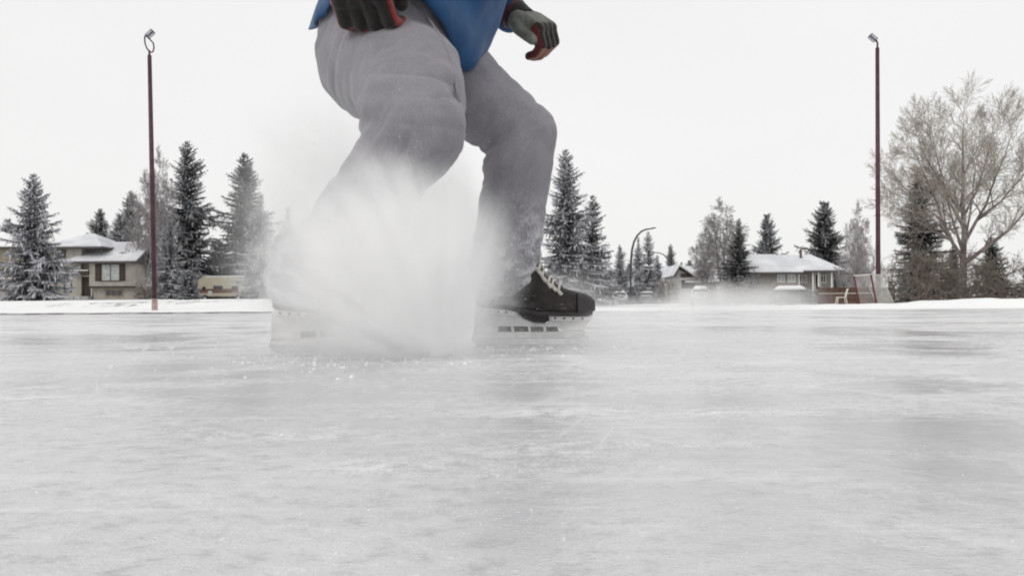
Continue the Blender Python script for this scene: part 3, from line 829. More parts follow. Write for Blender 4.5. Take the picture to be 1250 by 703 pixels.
window(H1, X(129, Y), X(150, Y), Z(140, 361, Y), Z(140, 354, Y), Y - .02, 3, 'glass_dark', 'stucco_dark')
window(H1, X(79, Y), X(87.5, Y), Z(84, 356, Y), Z(84, 337, Y), Y - .02, 1, 'curtain', 'dark_wood')
window(H1, X(70, Y), X(80, Y), Z(75, 314, Y), Z(75, 305, Y), Y - .02, 2, 'glass_dark', 'dark_wood')
door(H1, X(99, Y), X(109.5, Y), Z(104, 361.5, Y), Z(104, 337.5, Y), Y + .33)
c = MB(); c.box((X(89.5, Y), Y - .75, Z(100, 334.5, Y)), (X(111.7, Y), Y + .34, Z(100, 331, Y)))
co = wp(c.build('canopy', M['dark_wood'], H1), H1)
c = MB(); c.box((X(90, Y), Y - .71, Z(100, 331, Y) + .003), (X(111.3, Y), Y + .33, Z(100, 331, Y) + .09)); c.build('snow_layer', M['snow'], co)
st = MB(); st.box((X(94, Y), Y - .8, hz), (X(112, Y), Y + .33, Z(104, 361.8, Y))); wp(st.build('doorstep', M['kerb'], H1), H1)
c = MB(); c.tube([(X(115, Y), Y + 5, zl + 1.2), (X(115, Y), Y + 5, Z(150, 293, Y + 5))], .12, 8); wp(c.build('vent_pipe', M['lamp_grey'], H1), H1)
c = MB(); c.box((X(150, Y), Y + 4.2, Z(150, 300, Y)), (X(156, Y), Y + 4.9, Z(150, 294, Y + 4))); wp(c.build('chimney', M['brick'], H1), H1)

# house at the far left edge
Y = 92.0
hx = X(-20, Y); hz = ground_z(hx, Y) - .1
H0 = empty('beige_house', (hx, Y, hz), 'tan house with a snowy eave cut off by the left edge, behind the broad spruce', 'house')
w = MB(); w.box((X(-75, Y), Y, hz), (X(27, Y), Y + 8, Z(10, 302, Y))); wp(w.build('wall', M['stucco_dark'], H0), H0)
r = MB(); hip_roof(r, X(-80, Y), X(31, Y), Y - .7, Y + 8.7, Z(10, 302, Y) + .02, Z(10, 285, Y + 4), 4.5, 4.5); ro_ = wp(r.build('roof', M['shingle'], H0), H0)
r = MB(); hip_roof(r, X(-80, Y) + .04, X(31, Y) - .04, Y - .66, Y + 8.66, Z(10, 302, Y) + .18, Z(10, 285, Y + 4) + .16, 4.5, 4.5, .15); r.build('snow_layer', M['snow'], ro_)
window(H0, X(-12, Y), X(5, Y), Z(0, 352, Y), Z(0, 340, Y), Y - .02, 2, 'glass_dark', 'white_trim')
g_ = MB(); g_.box((X(-4, Y), Y - .25, Z(0, 341, Y)), (X(26, Y), Y - .003, Z(0, 339.2, Y))); wp(g_.build('trim_band', M['white_trim'], H0), H0)

# bungalow on the right
Y = 96.0
hx = X(980, Y); hz = ground_z(hx, Y) - .1
H2 = empty('bungalow', (hx, Y, hz), 'low brown bungalow with a wide snowy roof behind the hedge and fence', 'house')
ze1, ze2 = Z(950, 333, Y), Z(1000, 331, Y)
w = MB()
w.box((X(918, Y), Y, hz), (X(975, Y), Y + 8, ze1)); w.box((X(975, Y) + .002, Y + 1.6, hz), (X(1025, Y), Y + 9, ze2))
wp(w.build('wall', M['siding_grey'], H2), H2)
for (a, b_, ya, yb, ze, pr, hl, hr) in ((912, 979, Y - .8, Y + 8.8, ze1, Z(945, 312, Y + 4), .8, .9), (974, 1031, Y - .4, Y + 9.8, ze2, Z(985, 312.5, Y + 4.7), -1.2, 1.9)):
    r = MB(); hip_roof(r, X(a, Y), X(b_, Y), ya, yb, ze + .02 + (.03 if a > 950 else 0), pr, hl, hr); ro_ = wp(r.build('roof', M['shingle'], H2), H2)
    r = MB(); hip_roof(r, X(a, Y) + .05, X(b_, Y) - .05, ya + .04, yb - .04, ze + .17 + (.03 if a > 950 else 0), pr + .15, hl, hr, .14); r.build('snow_layer', M['roof_snow'], ro_)
for a, b_, y in ((949, 958, Y - .02), (962, 971, Y - .02), (977.5, 985, Y + 1.58), (986, 991, Y + 1.58), (1008, 1015, Y + 1.58)):
    window(H2, X(a, Y), X(b_, Y), Z(a, 344, Y), Z(a, 335, Y), y, 2, 'glass_dark' if y > Y else 'curtain')
door(H2, X(1001.5, Y), X(1007, Y), ground_z(X(1003, Y), Y) + .3, Z(1004, 334, Y), Y + 1.58)
for px in (976, 993, 1000, 1016):
    p = MB(); p.box((X(px, Y) - .07, Y + .05, hz), (X(px, Y) + .07, Y + .19, ze2 + .02)); wp(p.build('porch_post', M['white_trim'], H2), H2)
c = MB(); c.box((X(990, Y), Y + 3.4, ze2), (X(992.5, Y), Y + 3.65, Z(991, 305, Y + 3.5))); wp(c.build('chimney', M['brick'], H2), H2)
c = MB(); c.tube([(X(962, Y), Y + 3.9, ze2), (X(962, Y), Y + 3.9, Z(962, 310, Y + 3.9))], .12, 8); wp(c.build('vent_pipe', M['lamp_grey'], H2), H2)

# gabled house in the middle distance
Y = 110.0
hx = X(848, Y); hz = ground_z(hx, Y) - .1
H3 = empty('gabled_house', (hx, Y, hz), 'small grey gabled house with a brick chimney, snowy roof and dark carport', 'house')
w = MB()
xa, xb, xc = X(825, Y), X(851, Y), X(876, Y)
zg = Z(838, 338, Y); zp = Z(829, 327, Y)
w.prism([(xa, Y, hz), (xb, Y, hz), (xb, Y, Z(850, 341, Y)), (X(829, Y), Y, zp - .15), (xa, Y, Z(825, 336, Y))], (0, 8, 0))
w.box((xb + .003, Y + .5, hz), (xc, Y + 7.5, Z(865, 345, Y)))
wp(w.build('wall', M['siding_pale'], H3, fixn=True), H3)
cp = MB(); cp.box((X(832, Y), Y - .05, Z(838, 352, Y)), (X(849, Y), Y + .02, Z(838, 342, Y))); cp.box((X(831, Y), Y - .08, Z(838, 338.5, Y)), (X(847, Y), Y + .02, Z(838, 334, Y)))
wp(cp.build('carport', M['dark_wood'], H3), H3)
r = MB()
r.prism([(X(822.5, Y), Y - .6, Z(822, 338, Y)), (X(829, Y), Y - .6, zp), (X(853, Y), Y - .6, Z(853, 342.5, Y)), (X(853, Y), Y - .6, Z(853, 341, Y)), (X(829, Y), Y - .6, zp + .22), (X(821.5, Y), Y - .6, Z(822, 337, Y))], (0, 9, 0))
ro_ = wp(r.build('roof', M['dark_wood'], H3, fixn=True), H3)
r = MB()
r.prism([(X(821.5, Y), Y - .56, Z(822, 336.9, Y)), (X(829, Y), Y - .56, zp + .225), (X(853, Y), Y - .56, Z(853, 340.9, Y)), (X(853, Y), Y - .56, Z(853, 338.5, Y)), (X(829, Y), Y - .56, zp + .48), (X(821.5, Y), Y - .56, Z(822, 335, Y))], (0, 8.9, 0))
r.build('snow_layer', M['roof_snow'], ro_, fixn=True)
r = MB(); hip_roof(r, X(836, Y), X(879, Y), Y - .2, Y + 8.2, Z(865, 345, Y) + .03, Z(860, 326, Y + 4), .2, .5); ro_ = wp(r.build('roof', M['shingle'], H3), H3)
r = MB(); hip_roof(r, X(836, Y) + .04, X(879, Y) - .04, Y - .16, Y + 8.16, Z(865, 345, Y) + .19, Z(860, 326, Y + 4) + .16, .2, .5, .15); r.build('snow_layer', M['roof_snow'], ro_)
c = MB(); c.box((X(854, Y), Y + .6, Z(860, 346, Y)), (X(865, Y), Y + 1.7, Z(860, 330, Y))); wp(c.build('chimney', M['brick'], H3), H3)
c = MB(); c.tube([(X(840, Y), Y + 4, Z(840, 332, Y)), (X(840, Y), Y + 4, Z(840, 320, Y + 4))], .1, 8); wp(c.build('vent_pipe', M['lamp_grey'], H3), H3)
window(H3, X(866.5, Y), X(873, Y), Z(870, 358, Y), Z(870, 350, Y), Y + .48, 2)

# snowy roofs of further houses
def far_house(px0, px1, pe, pr, Y, label, hip=1.5):
    hx = X((px0 + px1) / 2, Y); hz = ground_z(hx, Y) - .1
    h = empty('distant_house', (hx, Y, hz), label, 'house', 'distant houses')
    ze = Z(px0, pe, Y)
    w = MB(); w.box((X(px0, Y) + .5, Y, hz), (X(px1, Y) - .5, Y + 8, ze)); wp(w.build('wall', M['siding_pale'], h), h)
    r = MB(); hip_roof(r, X(px0, Y), X(px1, Y), Y - .6, Y + 8.6, ze + .02, Z(px0, pr, Y + 4), hip, hip); o = wp(r.build('roof', M['shingle'], h), h)
    r = MB(); hip_roof(r, X(px0, Y) + .04, X(px1, Y) - .04, Y - .56, Y + 8.56, ze + .18, Z(px0, pr, Y + 4) + .16, hip, hip, .15); r.build('snow_layer', M['roof_snow'], o)
    window(h, X(px0, Y) + 1.5, X(px0, Y) + 3.2, ze - 1.6, ze - .5, Y - .02, 2)
far_house(806, 832, 345, 325, 142, 'pale snowy roof between the street lamp spruces and the gabled house')
far_house(736, 752, 338, 324, 145, 'far snowy roof glimpsed behind the ragged mid-height spruce')
far_house(1022, 1062, 333, 316, 140, 'far snowy roof behind the right end of the bungalow')

# ------------------------------------------------------------------ motorhome
Y = 99.0
hx = X(271, Y); hz = ground_z(hx, Y)
RV = empty('motorhome', (hx, Y, hz), 'cream motorhome with a brown stripe parked below the tall spruces', 'motorhome')
xa, xb = X(240, Y), X(301, Y); zb, zt = hz + .55, Z(270, 338, Y)
bo = MB(); bo.prism([(xa, Y, zb), (xa + .1, Y, zt - .35), (xa + .5, Y, zt), (xb - .3, Y, zt), (xb, Y, zt - .25), (xb, Y, zb)], (0, 2.2, 0))
wp(bo.build('body', M['cream_paint'], RV, fixn=True, bevel=.08), RV)
s = MB(); s.box((xa + .2, Y - .02, Z(270, 357.5, Y)), (xb - .9, Y + .03, Z(270, 352.5, Y))); wp(s.build('stripe', M['stripe_brown'], RV), RV)
for a, b_, t_, bt_ in ((260.5, 272, 349, 353), (247, 251, 350, 354.5), (283, 291, 349, 353)):
    s = MB(); s.box((X(a, Y), Y - .03, Z(a, bt_, Y)), (X(b_, Y), Y + .04, Z(a, t_, Y))); wp(s.build('window', M['glass_dark'], RV, bevel=.01), RV)
s = MB(); s.box((X(254, Y), Y - .035, Z(256, 361, Y)), (X(259, Y), Y + .03, Z(256, 355, Y))); wp(s.build('hatch', M['white_trim'], RV), RV)
for px in (250, 291):
    s = MB(); c0 = Vector((X(px, Y), Y - .02, hz + .36))
    s.tube([c0, c0 + Vector((0, .25, 0))], .36, 18); s.tube([c0 + Vector((0, -.02, 0)), c0 + Vector((0, .02, 0))], .18, 12, 1)
    wp(s.build('wheel', [M['rubber'], M['steel']], RV), RV)
s = MB(); s.box((xa + .5, Y + .05, zt + .003), (xb - .35, Y + 2.15, zt + .12)); wp(s.build('snow_layer', M['snow'], RV, bevel=.05), RV)

# ------------------------------------------------------------------ parked cars (seen end on)
def car(loc, rz, paint, label, snowy):
    c = empty('parked_car', loc, label, 'car', 'cars parked along the street', rz)
    L, W = 4.4, 1.78
    prof = [(-2.2, .32, .80), (-2.2, .75, .80), (-2.1, .9, .86), (-1.2, .98, .88), (-.55, 1.40, .72), (.9, 1.44, .70), (1.55, 1.02, .84), (2.1, .95, .84), (2.2, .7, .82), (2.2, .32, .80)]
    b = MB()
    rings = []
    for s in (-1, -.96, .96, 1):
        rings.append([(x, s * hw, z if abs(s) > .97 else z + .02 * (z > .5)) for (x, z, hw) in prof])
    b.rings(rings)
    b.build('body', M[paint], c, fixn=True, bevel=.03)
    for s in (-1, 1):
        g = MB(); yy = s * .80
        g.add([(-.95, s * .815, 1.0), (1.3, s * .815, 1.04), (.82, s * .722, 1.38), (-.5, s * .742, 1.34)], [(0, 1, 2, 3)])
        g.build('side_window', M['glass_dark'], c)
    g = MB(); g.prism([(-1.16, -.70, 1.02), (-.62, -.62, 1.36), (-.62, .62, 1.36), (-1.16, .70, 1.02)], (-.02, 0, .02)); g.build('windscreen', M['glass_dark'], c, fixn=True)
    g = MB(); g.prism([(1.52, -.70, 1.06), (1.0, -.62, 1.40), (1.0, .62, 1.40), (1.52, .70, 1.06)], (.02, 0, .02)); g.build('rear_window', M['glass_dark'], c, fixn=True)
    for x in (-1.35, 1.35):
        for s in (-1, 1):
            g = MB(); g.tube([(x, s * .66, .33), (x, s * .87, .33)], .33, 18); g.tube([(x, s * .86, .33), (x, s * .885, .33)], .19, 12, 1)
            g.build('wheel', [M['rubber'], M['steel']], c)
    for s in (-1, 1):
        g = MB(); g.tube([(-2.22, s * .6, .72), (-2.17, s * .6, .72)], .11, 12); g.build('headlight', M['lamp_lens'], c)
    g = MB(); g.box((-2.24, -.8, .36), (-2.19, .8, .52)); g.build('bumper', M['lamp_grey'], c, bevel=.02)
    if snowy:
        g = MB(); h = .10 * snowy
        rr = []
        for x, z, hw in ((-.58, 1.42, .5), (-.5, 1.44 + h, .62), (.2, 1.47 + h * 1.3, .64), (.8, 1.46 + h, .62), (.9, 1.45, .5)):
            rr.append([(x, math.cos(a) * hw, (z if abs(math.cos(a)) < .9 else z - h * .8) if math.sin(a) >= -.01 else 1.425) for a in [k * math.pi / 4 for k in range(8)]])
        g.rings(rr)
        g.build('snow_layer', M['snow'], c, smooth=True, fixn=True)
        g = MB(); g.rings([[(x, math.cos(k * math.pi / 4) * .7, .985 + (h * .9 if math.sin(k * math.pi / 4) > .1 else -.03)) for k in range(8)] for x in (-2.0, -1.8, -1.4, -1.2)])
        g.build('bonnet_snow', M['snow'], c, smooth=True, fixn=True)
    return c
def car_at(px, Y, rz, paint, label, snowy):
    x = X(px, Y); return car((x, Y, ground_z(x, Y) + .02), rz, paint, label, snowy)
car_at(757, 106, rad(82), 'car_white', 'white car with a snowy roof parked left of the curved street lamp', 1.3)
car_at(791, 108, rad(75), 'car_dark', 'dark car parked right of the curved street lamp', .6)
car_at(855, 82, rad(80), 'car_white', 'snow-covered car half lost in blowing snow before the gabled house', 2.0)

# ------------------------------------------------------------------ rink light poles
def light_pole(px_b, py_b, px_t, py_t, Y, label, heads, base_h):
    a = P(px_b, py_b, Y); t = P(px_t, py_t, Y)
    a.z = ground_z(a.x, Y) - .05
    o = empty('light_pole', a, label, 'light pole', 'tall rink light poles')
    p = MB(); p.tube([a, a.lerp(t, .5), t], [.105, .10, .085], 14); p.tube([t, t + (t - a).normalized() * .02], [.085, .05], 14)
    wp(p.build('pole', M['maroon'], o, smooth=True), o)
    if base_h:
        p = MB(); p.tube([a, a.lerp(t, base_h / (t - a).length)], [.125, .12], 14); wp(p.build('base_sleeve', M['pole_base'], o), o)
    for pts, r_ in heads['arms']:
        p = MB(); p.tube([P(x, y, Y + dy) for x, y, dy in pts], r_, 8); wp(p.build('bracket', M['maroon'], o, smooth=True), o)
    for (x, y, ang, lw, lh) in heads['lamps']:
        c = P(x, y, Y); d = Vector((math.cos(ang), 0, math.sin(ang))); n = Vector((-math.sin(ang), 0, math.cos(ang)))
        p = MB()
        q = [c + d * lw/2 * s1 + n * lh/2 * s2 * k for s1, s2, k in ((-1, -1, 1), (1, -1, 1), (1, 1, .8), (-1, 1, .8))]
        p.prism([v + Vector((0, -.12, 0)) for v in q], (0, .26, 0))
        ho = wp(p.build('lamp_head', M['lamp_grey'], o, fixn=True, bevel=.012), o)
        p = MB(); q = [c - n * (lh/2 + .012) + d * lw * .40 * s1 + Vector((0, s2, 0)) for s1, s2 in ((-1, -.10), (1, -.10), (1, .10), (-1, .10))]
        p.prism(q, tuple(-n * .02)); p.prism([c + Vector((0, -.125, 0)) + d * lw * .38 * s1 + n * lh * .28 * s2 for s1, s2 in ((-1, -1), (1, -1), (1, 1), (-1, 1))], (0, -.02, 0))
        p.build('lens', M['lamp_lens'], ho, fixn=True)
    return o
light_pole(189, 379, 182.5, 68, 38.9, 'maroon light pole with a looped bracket, standing on the left lawn',
           {'arms': [([(182.5, 68, 0), (182.3, 62, 0)], .05), ([(182.3, 63, 0), (179, 59, 0), (177, 53, 0), (176.5, 47, 0), (177.5, 43.5, 0)], .032), ([(182.5, 64, .1), (186.5, 64, .1), (188, 59, .1), (187.2, 53, .1), (183, 48.5, .1), (178, 44, .1)], .032)],
            'lamps': [(183, 41.2, rad(42), .36, .19)]}, .55)
light_pole(1072, 371, 1071, 59, 40.0, 'maroon light pole with a single tilted floodlight behind the hockey goal',
           {'arms': [([(1071, 59, 0), (1071.2, 53, 0), (1069, 49, 0)], .045)],
            'lamps': [(1065.8, 46.3, rad(-42), .36, .20)]}, 0)

# curved street lamps
def street_lamp(pts, Y, r0, label):
    x = X(pts[0][0], Y)
    o = empty('street_lamp', (x, Y, ground_z(x, Y) - .05), label, 'street lamp', 'curved street lamps')
    w = [Vector((x, Y, ground_z(x, Y) - .05))] + [P(a, b_, Y) for a, b_ in pts[1:]]
    p = MB(); p.tube(w, [r0 * (1 - .45 * i / len(w)) for i in range(len(w))], 8); wp(p.build('pole', M['lamp_grey'], o, smooth=True), o)
    e = w[-1]; d = (w[-1] - w[-2]).normalized()
    p = MB(); p.rings([[e + d * s + Vector((0, math.cos(k * math.pi / 4) * ww, math.sin(k * math.pi / 4) * hh)) for k in range(8)] for s, ww, hh in ((-.05, .05, .05), (.1, .14, .07), (.5, .17, .08), (.75, .08, .04))])
    wp(p.build('lamp_head', M['lamp_grey'], o, smooth=True), o)
street_lamp([(770, 366), (770, 340), (770.3, 318), (771.5, 305), (774, 295), (778, 287.5), (783, 282.5), (788, 280.3), (792, 279.6)], 92, .13, 'dark curved street lamp arching over the far spruces')
street_lamp([(817.5, 366), (817.3, 340), (816.8, 325), (815, 317), (811, 311.5), (806, 309), (800, 308.3)], 118, .10, 'thin pale curved street lamp beside the lone small spruce')

def road_sign(px, py, Y, hw, hh, label):
    x = X(px, Y); gz = ground_z(x, Y) - .05; c = P(px, py, Y)
    o = empty('road_sign', (x, Y, gz), label, 'road sign', 'road signs')
    p = MB(); p.tube([(x, Y, gz), (x, Y, c.z + hh)], .04, 8); wp(p.build('post', M['lamp_grey'], o), o)
    p = MB(); p.box((x - hw, Y - .07, c.z - hh), (x + hw, Y - .045, c.z + hh)); wp(p.build('panel', M['sign_pale'], o, bevel=.01), o)
road_sign(767.5, 347, 88, .12, .32, 'narrow pale sign on a post just left of the street lamp stem')
road_sign(772.6, 345, 86, .12, .36, 'narrow pale sign on a post just right of the street lamp stem')

# ------------------------------------------------------------------ hedge, fence
Y = 78.0
hx = X(965, Y); hz = ground_z(hx, Y) - .05
HG = empty('hedge', (hx, Y, hz), 'clipped grey hedge with a slab of snow on top, in front of the bungalow', 'hedge')
h = MB(); r_ = random.Random(4)
x0, x1, zt = X(922, Y), X(1006, Y), Z(965, 353, Y)
for i in range(5200):
    p = Vector((r_.uniform(x0, x1), r_.uniform(Y - .5, Y + .5), r_.uniform(hz, zt - .05)))
    d = Vector((r_.gauss(0, 1), r_.gauss(0, 1), r_.gauss(.3, .8))).normalized() * r_.uniform(.1, .28)
    s = d.orthogonal().normalized() * r_.uniform(.012, .045)
    h.add([p - s, p + s, p + d], [(0, 1, 2)], 0, min(1, max(0, r_.gauss(.45, .25))))
wp(h.build('foliage', M['fol_med'], HG, frost=True), HG)
s = MB()
xa, xb = X(945, Y), X(984, Y)
rr = []
for i in range(13):
    f = i / 12; e = min(1, 6 * f, 6 * (1 - f)) ** .5
    rr.append([(xa + (xb - xa) * f, Y + math.cos(k * math.pi / 4) * .55 * (.6 + .4 * e), zt - .03 + (.34 * e * (math.sin(k * math.pi / 4)) if math.sin(k * math.pi / 4) > 0 else -.04) + .03 * mnoise.noise((i, k, 0))) for k in range(8)])
s.rings(rr); wp(s.build('snow_cap', M['snow'], HG, smooth=True, fixn=True), HG)

Y = 70.0
FX0, FX1 = X(1000, Y), X(1092, Y); fx = (FX0 + FX1) / 2; fz = ground_z(fx, Y) - .1
FN = empty('wooden_fence', (fx, Y, fz), 'reddish brown board fence with pale rails behind the white chair and goal', 'fence')
b_ = MB(); z0, z1 = fz, Z(1040, 351, Y)
n = 58; wv = (FX1 - FX0) / n
for i in range(n):
    b_.box((FX0 + i * wv + .008, Y + .004 * (i % 3), z0), (FX0 + (i + 1) * wv - .008, Y + .03 + .004 * (i % 3), z1 + .02 * math.sin(i * 2.1)))
wp(b_.build('board_panel', M['fence_wood'], FN), FN)
for py in (352.5, 358, 366):
    b_ = MB(); zc = Z(1040, py, Y); b_.box((FX0, Y - .06, zc - .05), (FX1, Y - .004, zc + .05)); wp(b_.build('rail', M['stucco'] if py == 358 else M['fence_wood'], FN), FN)
for i in range(4):
    xx = FX0 + (FX1 - FX0) * i / 3
    b_ = MB(); b_.box((xx - .06, Y + .05, z0), (xx + .06, Y + .17, z1 + .1)); wp(b_.build('post', M['fence_wood'], FN), FN)

# ------------------------------------------------------------------ chair
Yc = 34.6
cx = X(1027, Yc); cz = ground_z(cx, Yc)
CH = empty('plastic_chair', (cx, Yc, cz), 'white plastic chair standing on the snow bank left of the goal', 'chair', None, rad(-8))
sc_ = .86
seat = MB()
rr = []
for i in range(9):
    f = i / 8; x = -.24 + .46 * f
    z = .41 - .02 * math.sin(f * math.pi) - (.03 * (1 - f * 4) if f < .25 else 0)
    rr.append([(x, -.22, z), (x, -.11, z - .012), (x, 0, z - .018), (x, .11, z - .012), (x, .22, z), (x, .22, z - .02), (x, 0, z - .038), (x, -.22, z - .02)])
seat.rings(rr); seat.build('seat', M['white_plastic'], CH, True, fixn=True)
bk = MB(); rr = []
for i in range(8):
    f = i / 7; x = .205 + .12 * f ** 1.3; z = .40 + .44 * f; w_ = .22 - .05 * f ** 2
    rr.append([(x, -w_, z), (x + .03, 0, z), (x, w_, z), (x + .018, w_, z + .004), (x + .05, 0, z + .004), (x + .018, -w_, z + .004)])
bk.rings(rr); bk.build('backrest', M['white_plastic'], CH, True, fixn=True)
for sx, sy in ((-1, -1), (-1, 1), (1, -1), (1, 1)):
    l = MB(); l.tube([(sx * .19, sy * .19, .39), (sx * .22 + sx * .01, sy * .21, .2), (sx * .26, sy * .23, -.03)], [.022, .02, .018], 8)
    l.build('leg', M['white_plastic'], CH, True)
CH.scale = (.72, .72, .72)

# ------------------------------------------------------------------ hockey goal
Yg = 34.5
A = P(1049, 372, Yg + .85); B = P(1070, 372, Yg)      # post feet
gz = min(ground_z(A.x, A.y), ground_z(B.x, B.y)) - .02
A.z = gz; B.z = gz
GO = empty('hockey_goal', (A.x, A.y, gz), 'small red framed hockey goal with a white net on the snow bank', 'hockey goal')
top = P(1046, 335.5, Yg).z - gz
lean = Vector((-.20, 0, 0))
At, Bt = A + Vector((0, 0, top)) + lean, B + Vector((0, 0, top)) + lean
ax = (B - A).normalized(); back = Vector((ax.y, -ax.x, 0));
if back.x < 0: back = -back
dep = .88
A2, B2 = A + back * dep, B + back * dep
At2, Bt2 = At + back * .50, Bt + back * .50
for p0, p1 in ((A, At), (B, Bt)):
    p = MB(); p.tube([p0, p1], .034, 10); wp(p.build('post', M['red_metal'], GO, True), GO)
p = MB(); p.tube([At, Bt], .03, 10); wp(p.build('crossbar', M['net'], GO, True), GO)
p = MB(); p.tube([A, A2, B2, B], .026, 8); p.tube([At, At2, Bt2, Bt], .018, 8); p.tube([A2, At2], .018, 8); p.tube([B2, Bt2], .018, 8); wp(p.build('back_frame', M['net'], GO, True), GO)
nb = MB()
def net_panel(a, b, c, d, nu, nv):
    for i in range(nu + 1):
        f = i / nu; nb.tube([a.lerp(b, f), ((a.lerp(b, f) + d.lerp(c, f)) / 2) + Vector((0, 0, -.015)), d.lerp(c, f)], .0075, 3, 0, False)
    for j in range(nv + 1):
        f = j / nv; nb.tube([a.lerp(d, f), b.lerp(c, f)], .0075, 3, 0, False)
net_panel(A2, B2, Bt2, At2, 18, 18); net_panel(A, A2, At2, At, 9, 16); net_panel(B, B2, Bt2, Bt, 9, 16); net_panel(At, Bt, Bt2, At2, 16, 6)
wp(nb.build('net', M['net'], GO), GO)

# ------------------------------------------------------------------ the skater
SK = empty('person', P(500, 425, 2.15) * Vector((1, 1, 0)) if False else Vector((-.25, 2.15, 0)), 'skater in baggy grey sweatpants, blue jacket and dark gloves stopping hard on the ice', 'person')
def J(px, py, Y): return P(px, py, Y)
# near (right) leg
rh, rk, ra = J(470, 45, 2.10), J(514, 160, 1.83), J(366, 348, 1.93)
# far (left) leg
lh, lk, la = J(500, 55, 2.34), J(637, 165, 2.27), J(616, 336, 2.31)
pel = J(462, 40, 2.20)
def lerp(a, b, f): return Vector(a).lerp(Vector(b), f)
chains = [
    [(J(478, -45, 2.2), .150), (J(470, -5, 2.2), .155), (J(458, 62, 2.19), .150)],                       # waist to seat
    [(J(488, -30, 2.13), .135), (J(490, 20, 2.13), .130), (J(494, 62, 2.12), .122)],
    [(J(458, 72, 2.18), .150), (J(497, 96, 1.99), .130), (lerp(rh, rk, .82), .112), (rk, .097)],
    [(rk, .097), (lerp(rk, ra, .15), .093), (lerp(rk, ra, .5), .083), (lerp(rk, ra, .80), .080), (J(366, 338, 1.93), .076), (J(366, 352, 1.93), .066)],
    [(J(490, 30, 2.33), .145), (lerp(lh, lk, .35), .125), (lerp(lh, lk, .7), .103), (lk, .092)],
    [(lk, .092), (lerp(lk, la, .18), .091), (lerp(lk, la, .5), .090), (lerp(lk, la, .74), .089), (lerp(lk, la, .84), .096), (lerp(lk, la, .93), .088), (J(606, 346, 2.31), .070)],
]
pants = blob_mesh(chains, 'trousers', .0062, 16)
def wrinkle(me, bones, amp, seed):
    n = len(me.vertices); co = np.zeros(n * 3); me.vertices.foreach_get('co', co); co = co.reshape(-1, 3)
    no = np.zeros(n * 3); me.vertices.foreach_get('normal', no); no = no.reshape(-1, 3)
    D = []; Tt = []
    for a, b, *_ in bones:
        a, b = np.array(a), np.array(b); ab = b - a; t = np.clip(((co - a) @ ab) / (ab @ ab), 0, 1)
        D.append(np.linalg.norm(co - (a + t[:, None] * ab), axis=1)); Tt.append(t)
    D = np.array(D); Wt = np.exp(-(D - D.min(0)) / .022); Wt /= Wt.sum(0)
    out = co.copy()
    for i in range(n):
        p = Vector(co[i]); disp = 0
        base = mnoise.noise(p * 9 + Vector((seed, 0, 0))) * .75 + mnoise.noise(p * 20) * .22
        for k, (a, b, f, ends) in enumerate(bones):
            w = Wt[k, i]
            if w < .03: continue
            ax = (Vector(b) - Vector(a)); L = ax.length; ax.normalize()
            rel = p - Vector(a); al = rel.dot(ax); rp = rel - ax * al
            slant = rp.x * .9 - rp.z * .5
            q = rp * 3.2 + Vector((seed, k * 3.1, 0)) + ax * ((al + slant * .6) * f * .72)
            v = mnoise.noise(q); fold = min(1, abs(v) * 2.6) ** .62 - .62
            v2 = mnoise.noise(q * 1.7 + Vector((4, 4, 4))); fold2 = min(1, abs(v2) * 2.4) ** .7 - .55
            t = Tt[k][i]; e0 = ends[0] * math.exp(-(t / .26) ** 2); e1 = ends[1] * math.exp(-((1 - t) / .26) ** 2)
            rn = rp.normalized() if rp.length > 1e-6 else rp
            if ends[2] is not None:                      # deep creases gather in the hollow of the knee, the kneecap stays taut
                fx = rn.dot(ends[2]); g_ = .40 + 1.9 * max(0, fx + .15)
                if ends[3] == 0: e0 *= g_
                else: e1 *= g_
            near = e0 + e1
            disp += w * (near * (fold * 1.25 + fold2 * .5) + .30 * fold)
        out[i] = co[i] + no[i] * amp * (disp + .75 * base)
    me.vertices.foreach_set('co', out.reshape(-1)); me.update()
fxr = ((rh + ra) / 2 - rk).normalized(); fxl = ((lh + la) / 2 - lk).normalized()
bones = [(J(475, -40, 2.2), J(458, 70, 2.19), 10, (.2, .2, None, 0)), (J(460, 60, 2.16), rk, 17, (.5, 1.1, fxr, 1)), (rk, ra, 19, (1.1, .9, fxr, 0)),
         (lh, lk, 17, (.5, 1.1, fxl, 1)), (lk, la, 22, (1.1, 1.5, fxl, 0))]
wrinkle(pants, bones, .0108, 3.7)
pants.materials.append(M['sweat'])
wp(link('trousers', pants, SK), SK)
# pocket slit with a dark edge and a side seam lying on the cloth
pk = MB()
def on_cloth(px, py):
    o = Vector((0, 0, CAM_H)); d = (P(px, py, 2.0) - o).normalized()
    from mathutils.bvhtree import BVHTree
    global _bvh
    try: _bvh
    except NameError:
        _bvh = BVHTree.FromPolygons([v.co.copy() for v in pants.vertices], [tuple(p.vertices) for p in pants.polygons])
    h = _bvh.ray_cast(o, d)
    return h[0] if h[0] is not None else None
pts = [on_cloth(x, y) for x, y in ((474, 2), (477, 9), (481, 16), (483.5, 24), (483, 32))]
pts = [p for p in pts if p]
if len(pts) > 2:
    pk.tube(pts, [.004, .007, .008, .008, .004][:len(pts)], 6); wp(pk.build('pocket_edge', M['glove_black'], SK, True), SK)
sm = MB(); pts = [on_cloth(x, y) for x, y in ((503, 4), (522, 22), (538, 45), (549, 72), (556, 100), (560, 125))]
pts = [p for p in pts if p]
if len(pts) > 2:
    sm.tube(pts, .0035, 6); wp(sm.build('side_seam', M['sweat'], SK, True), SK)

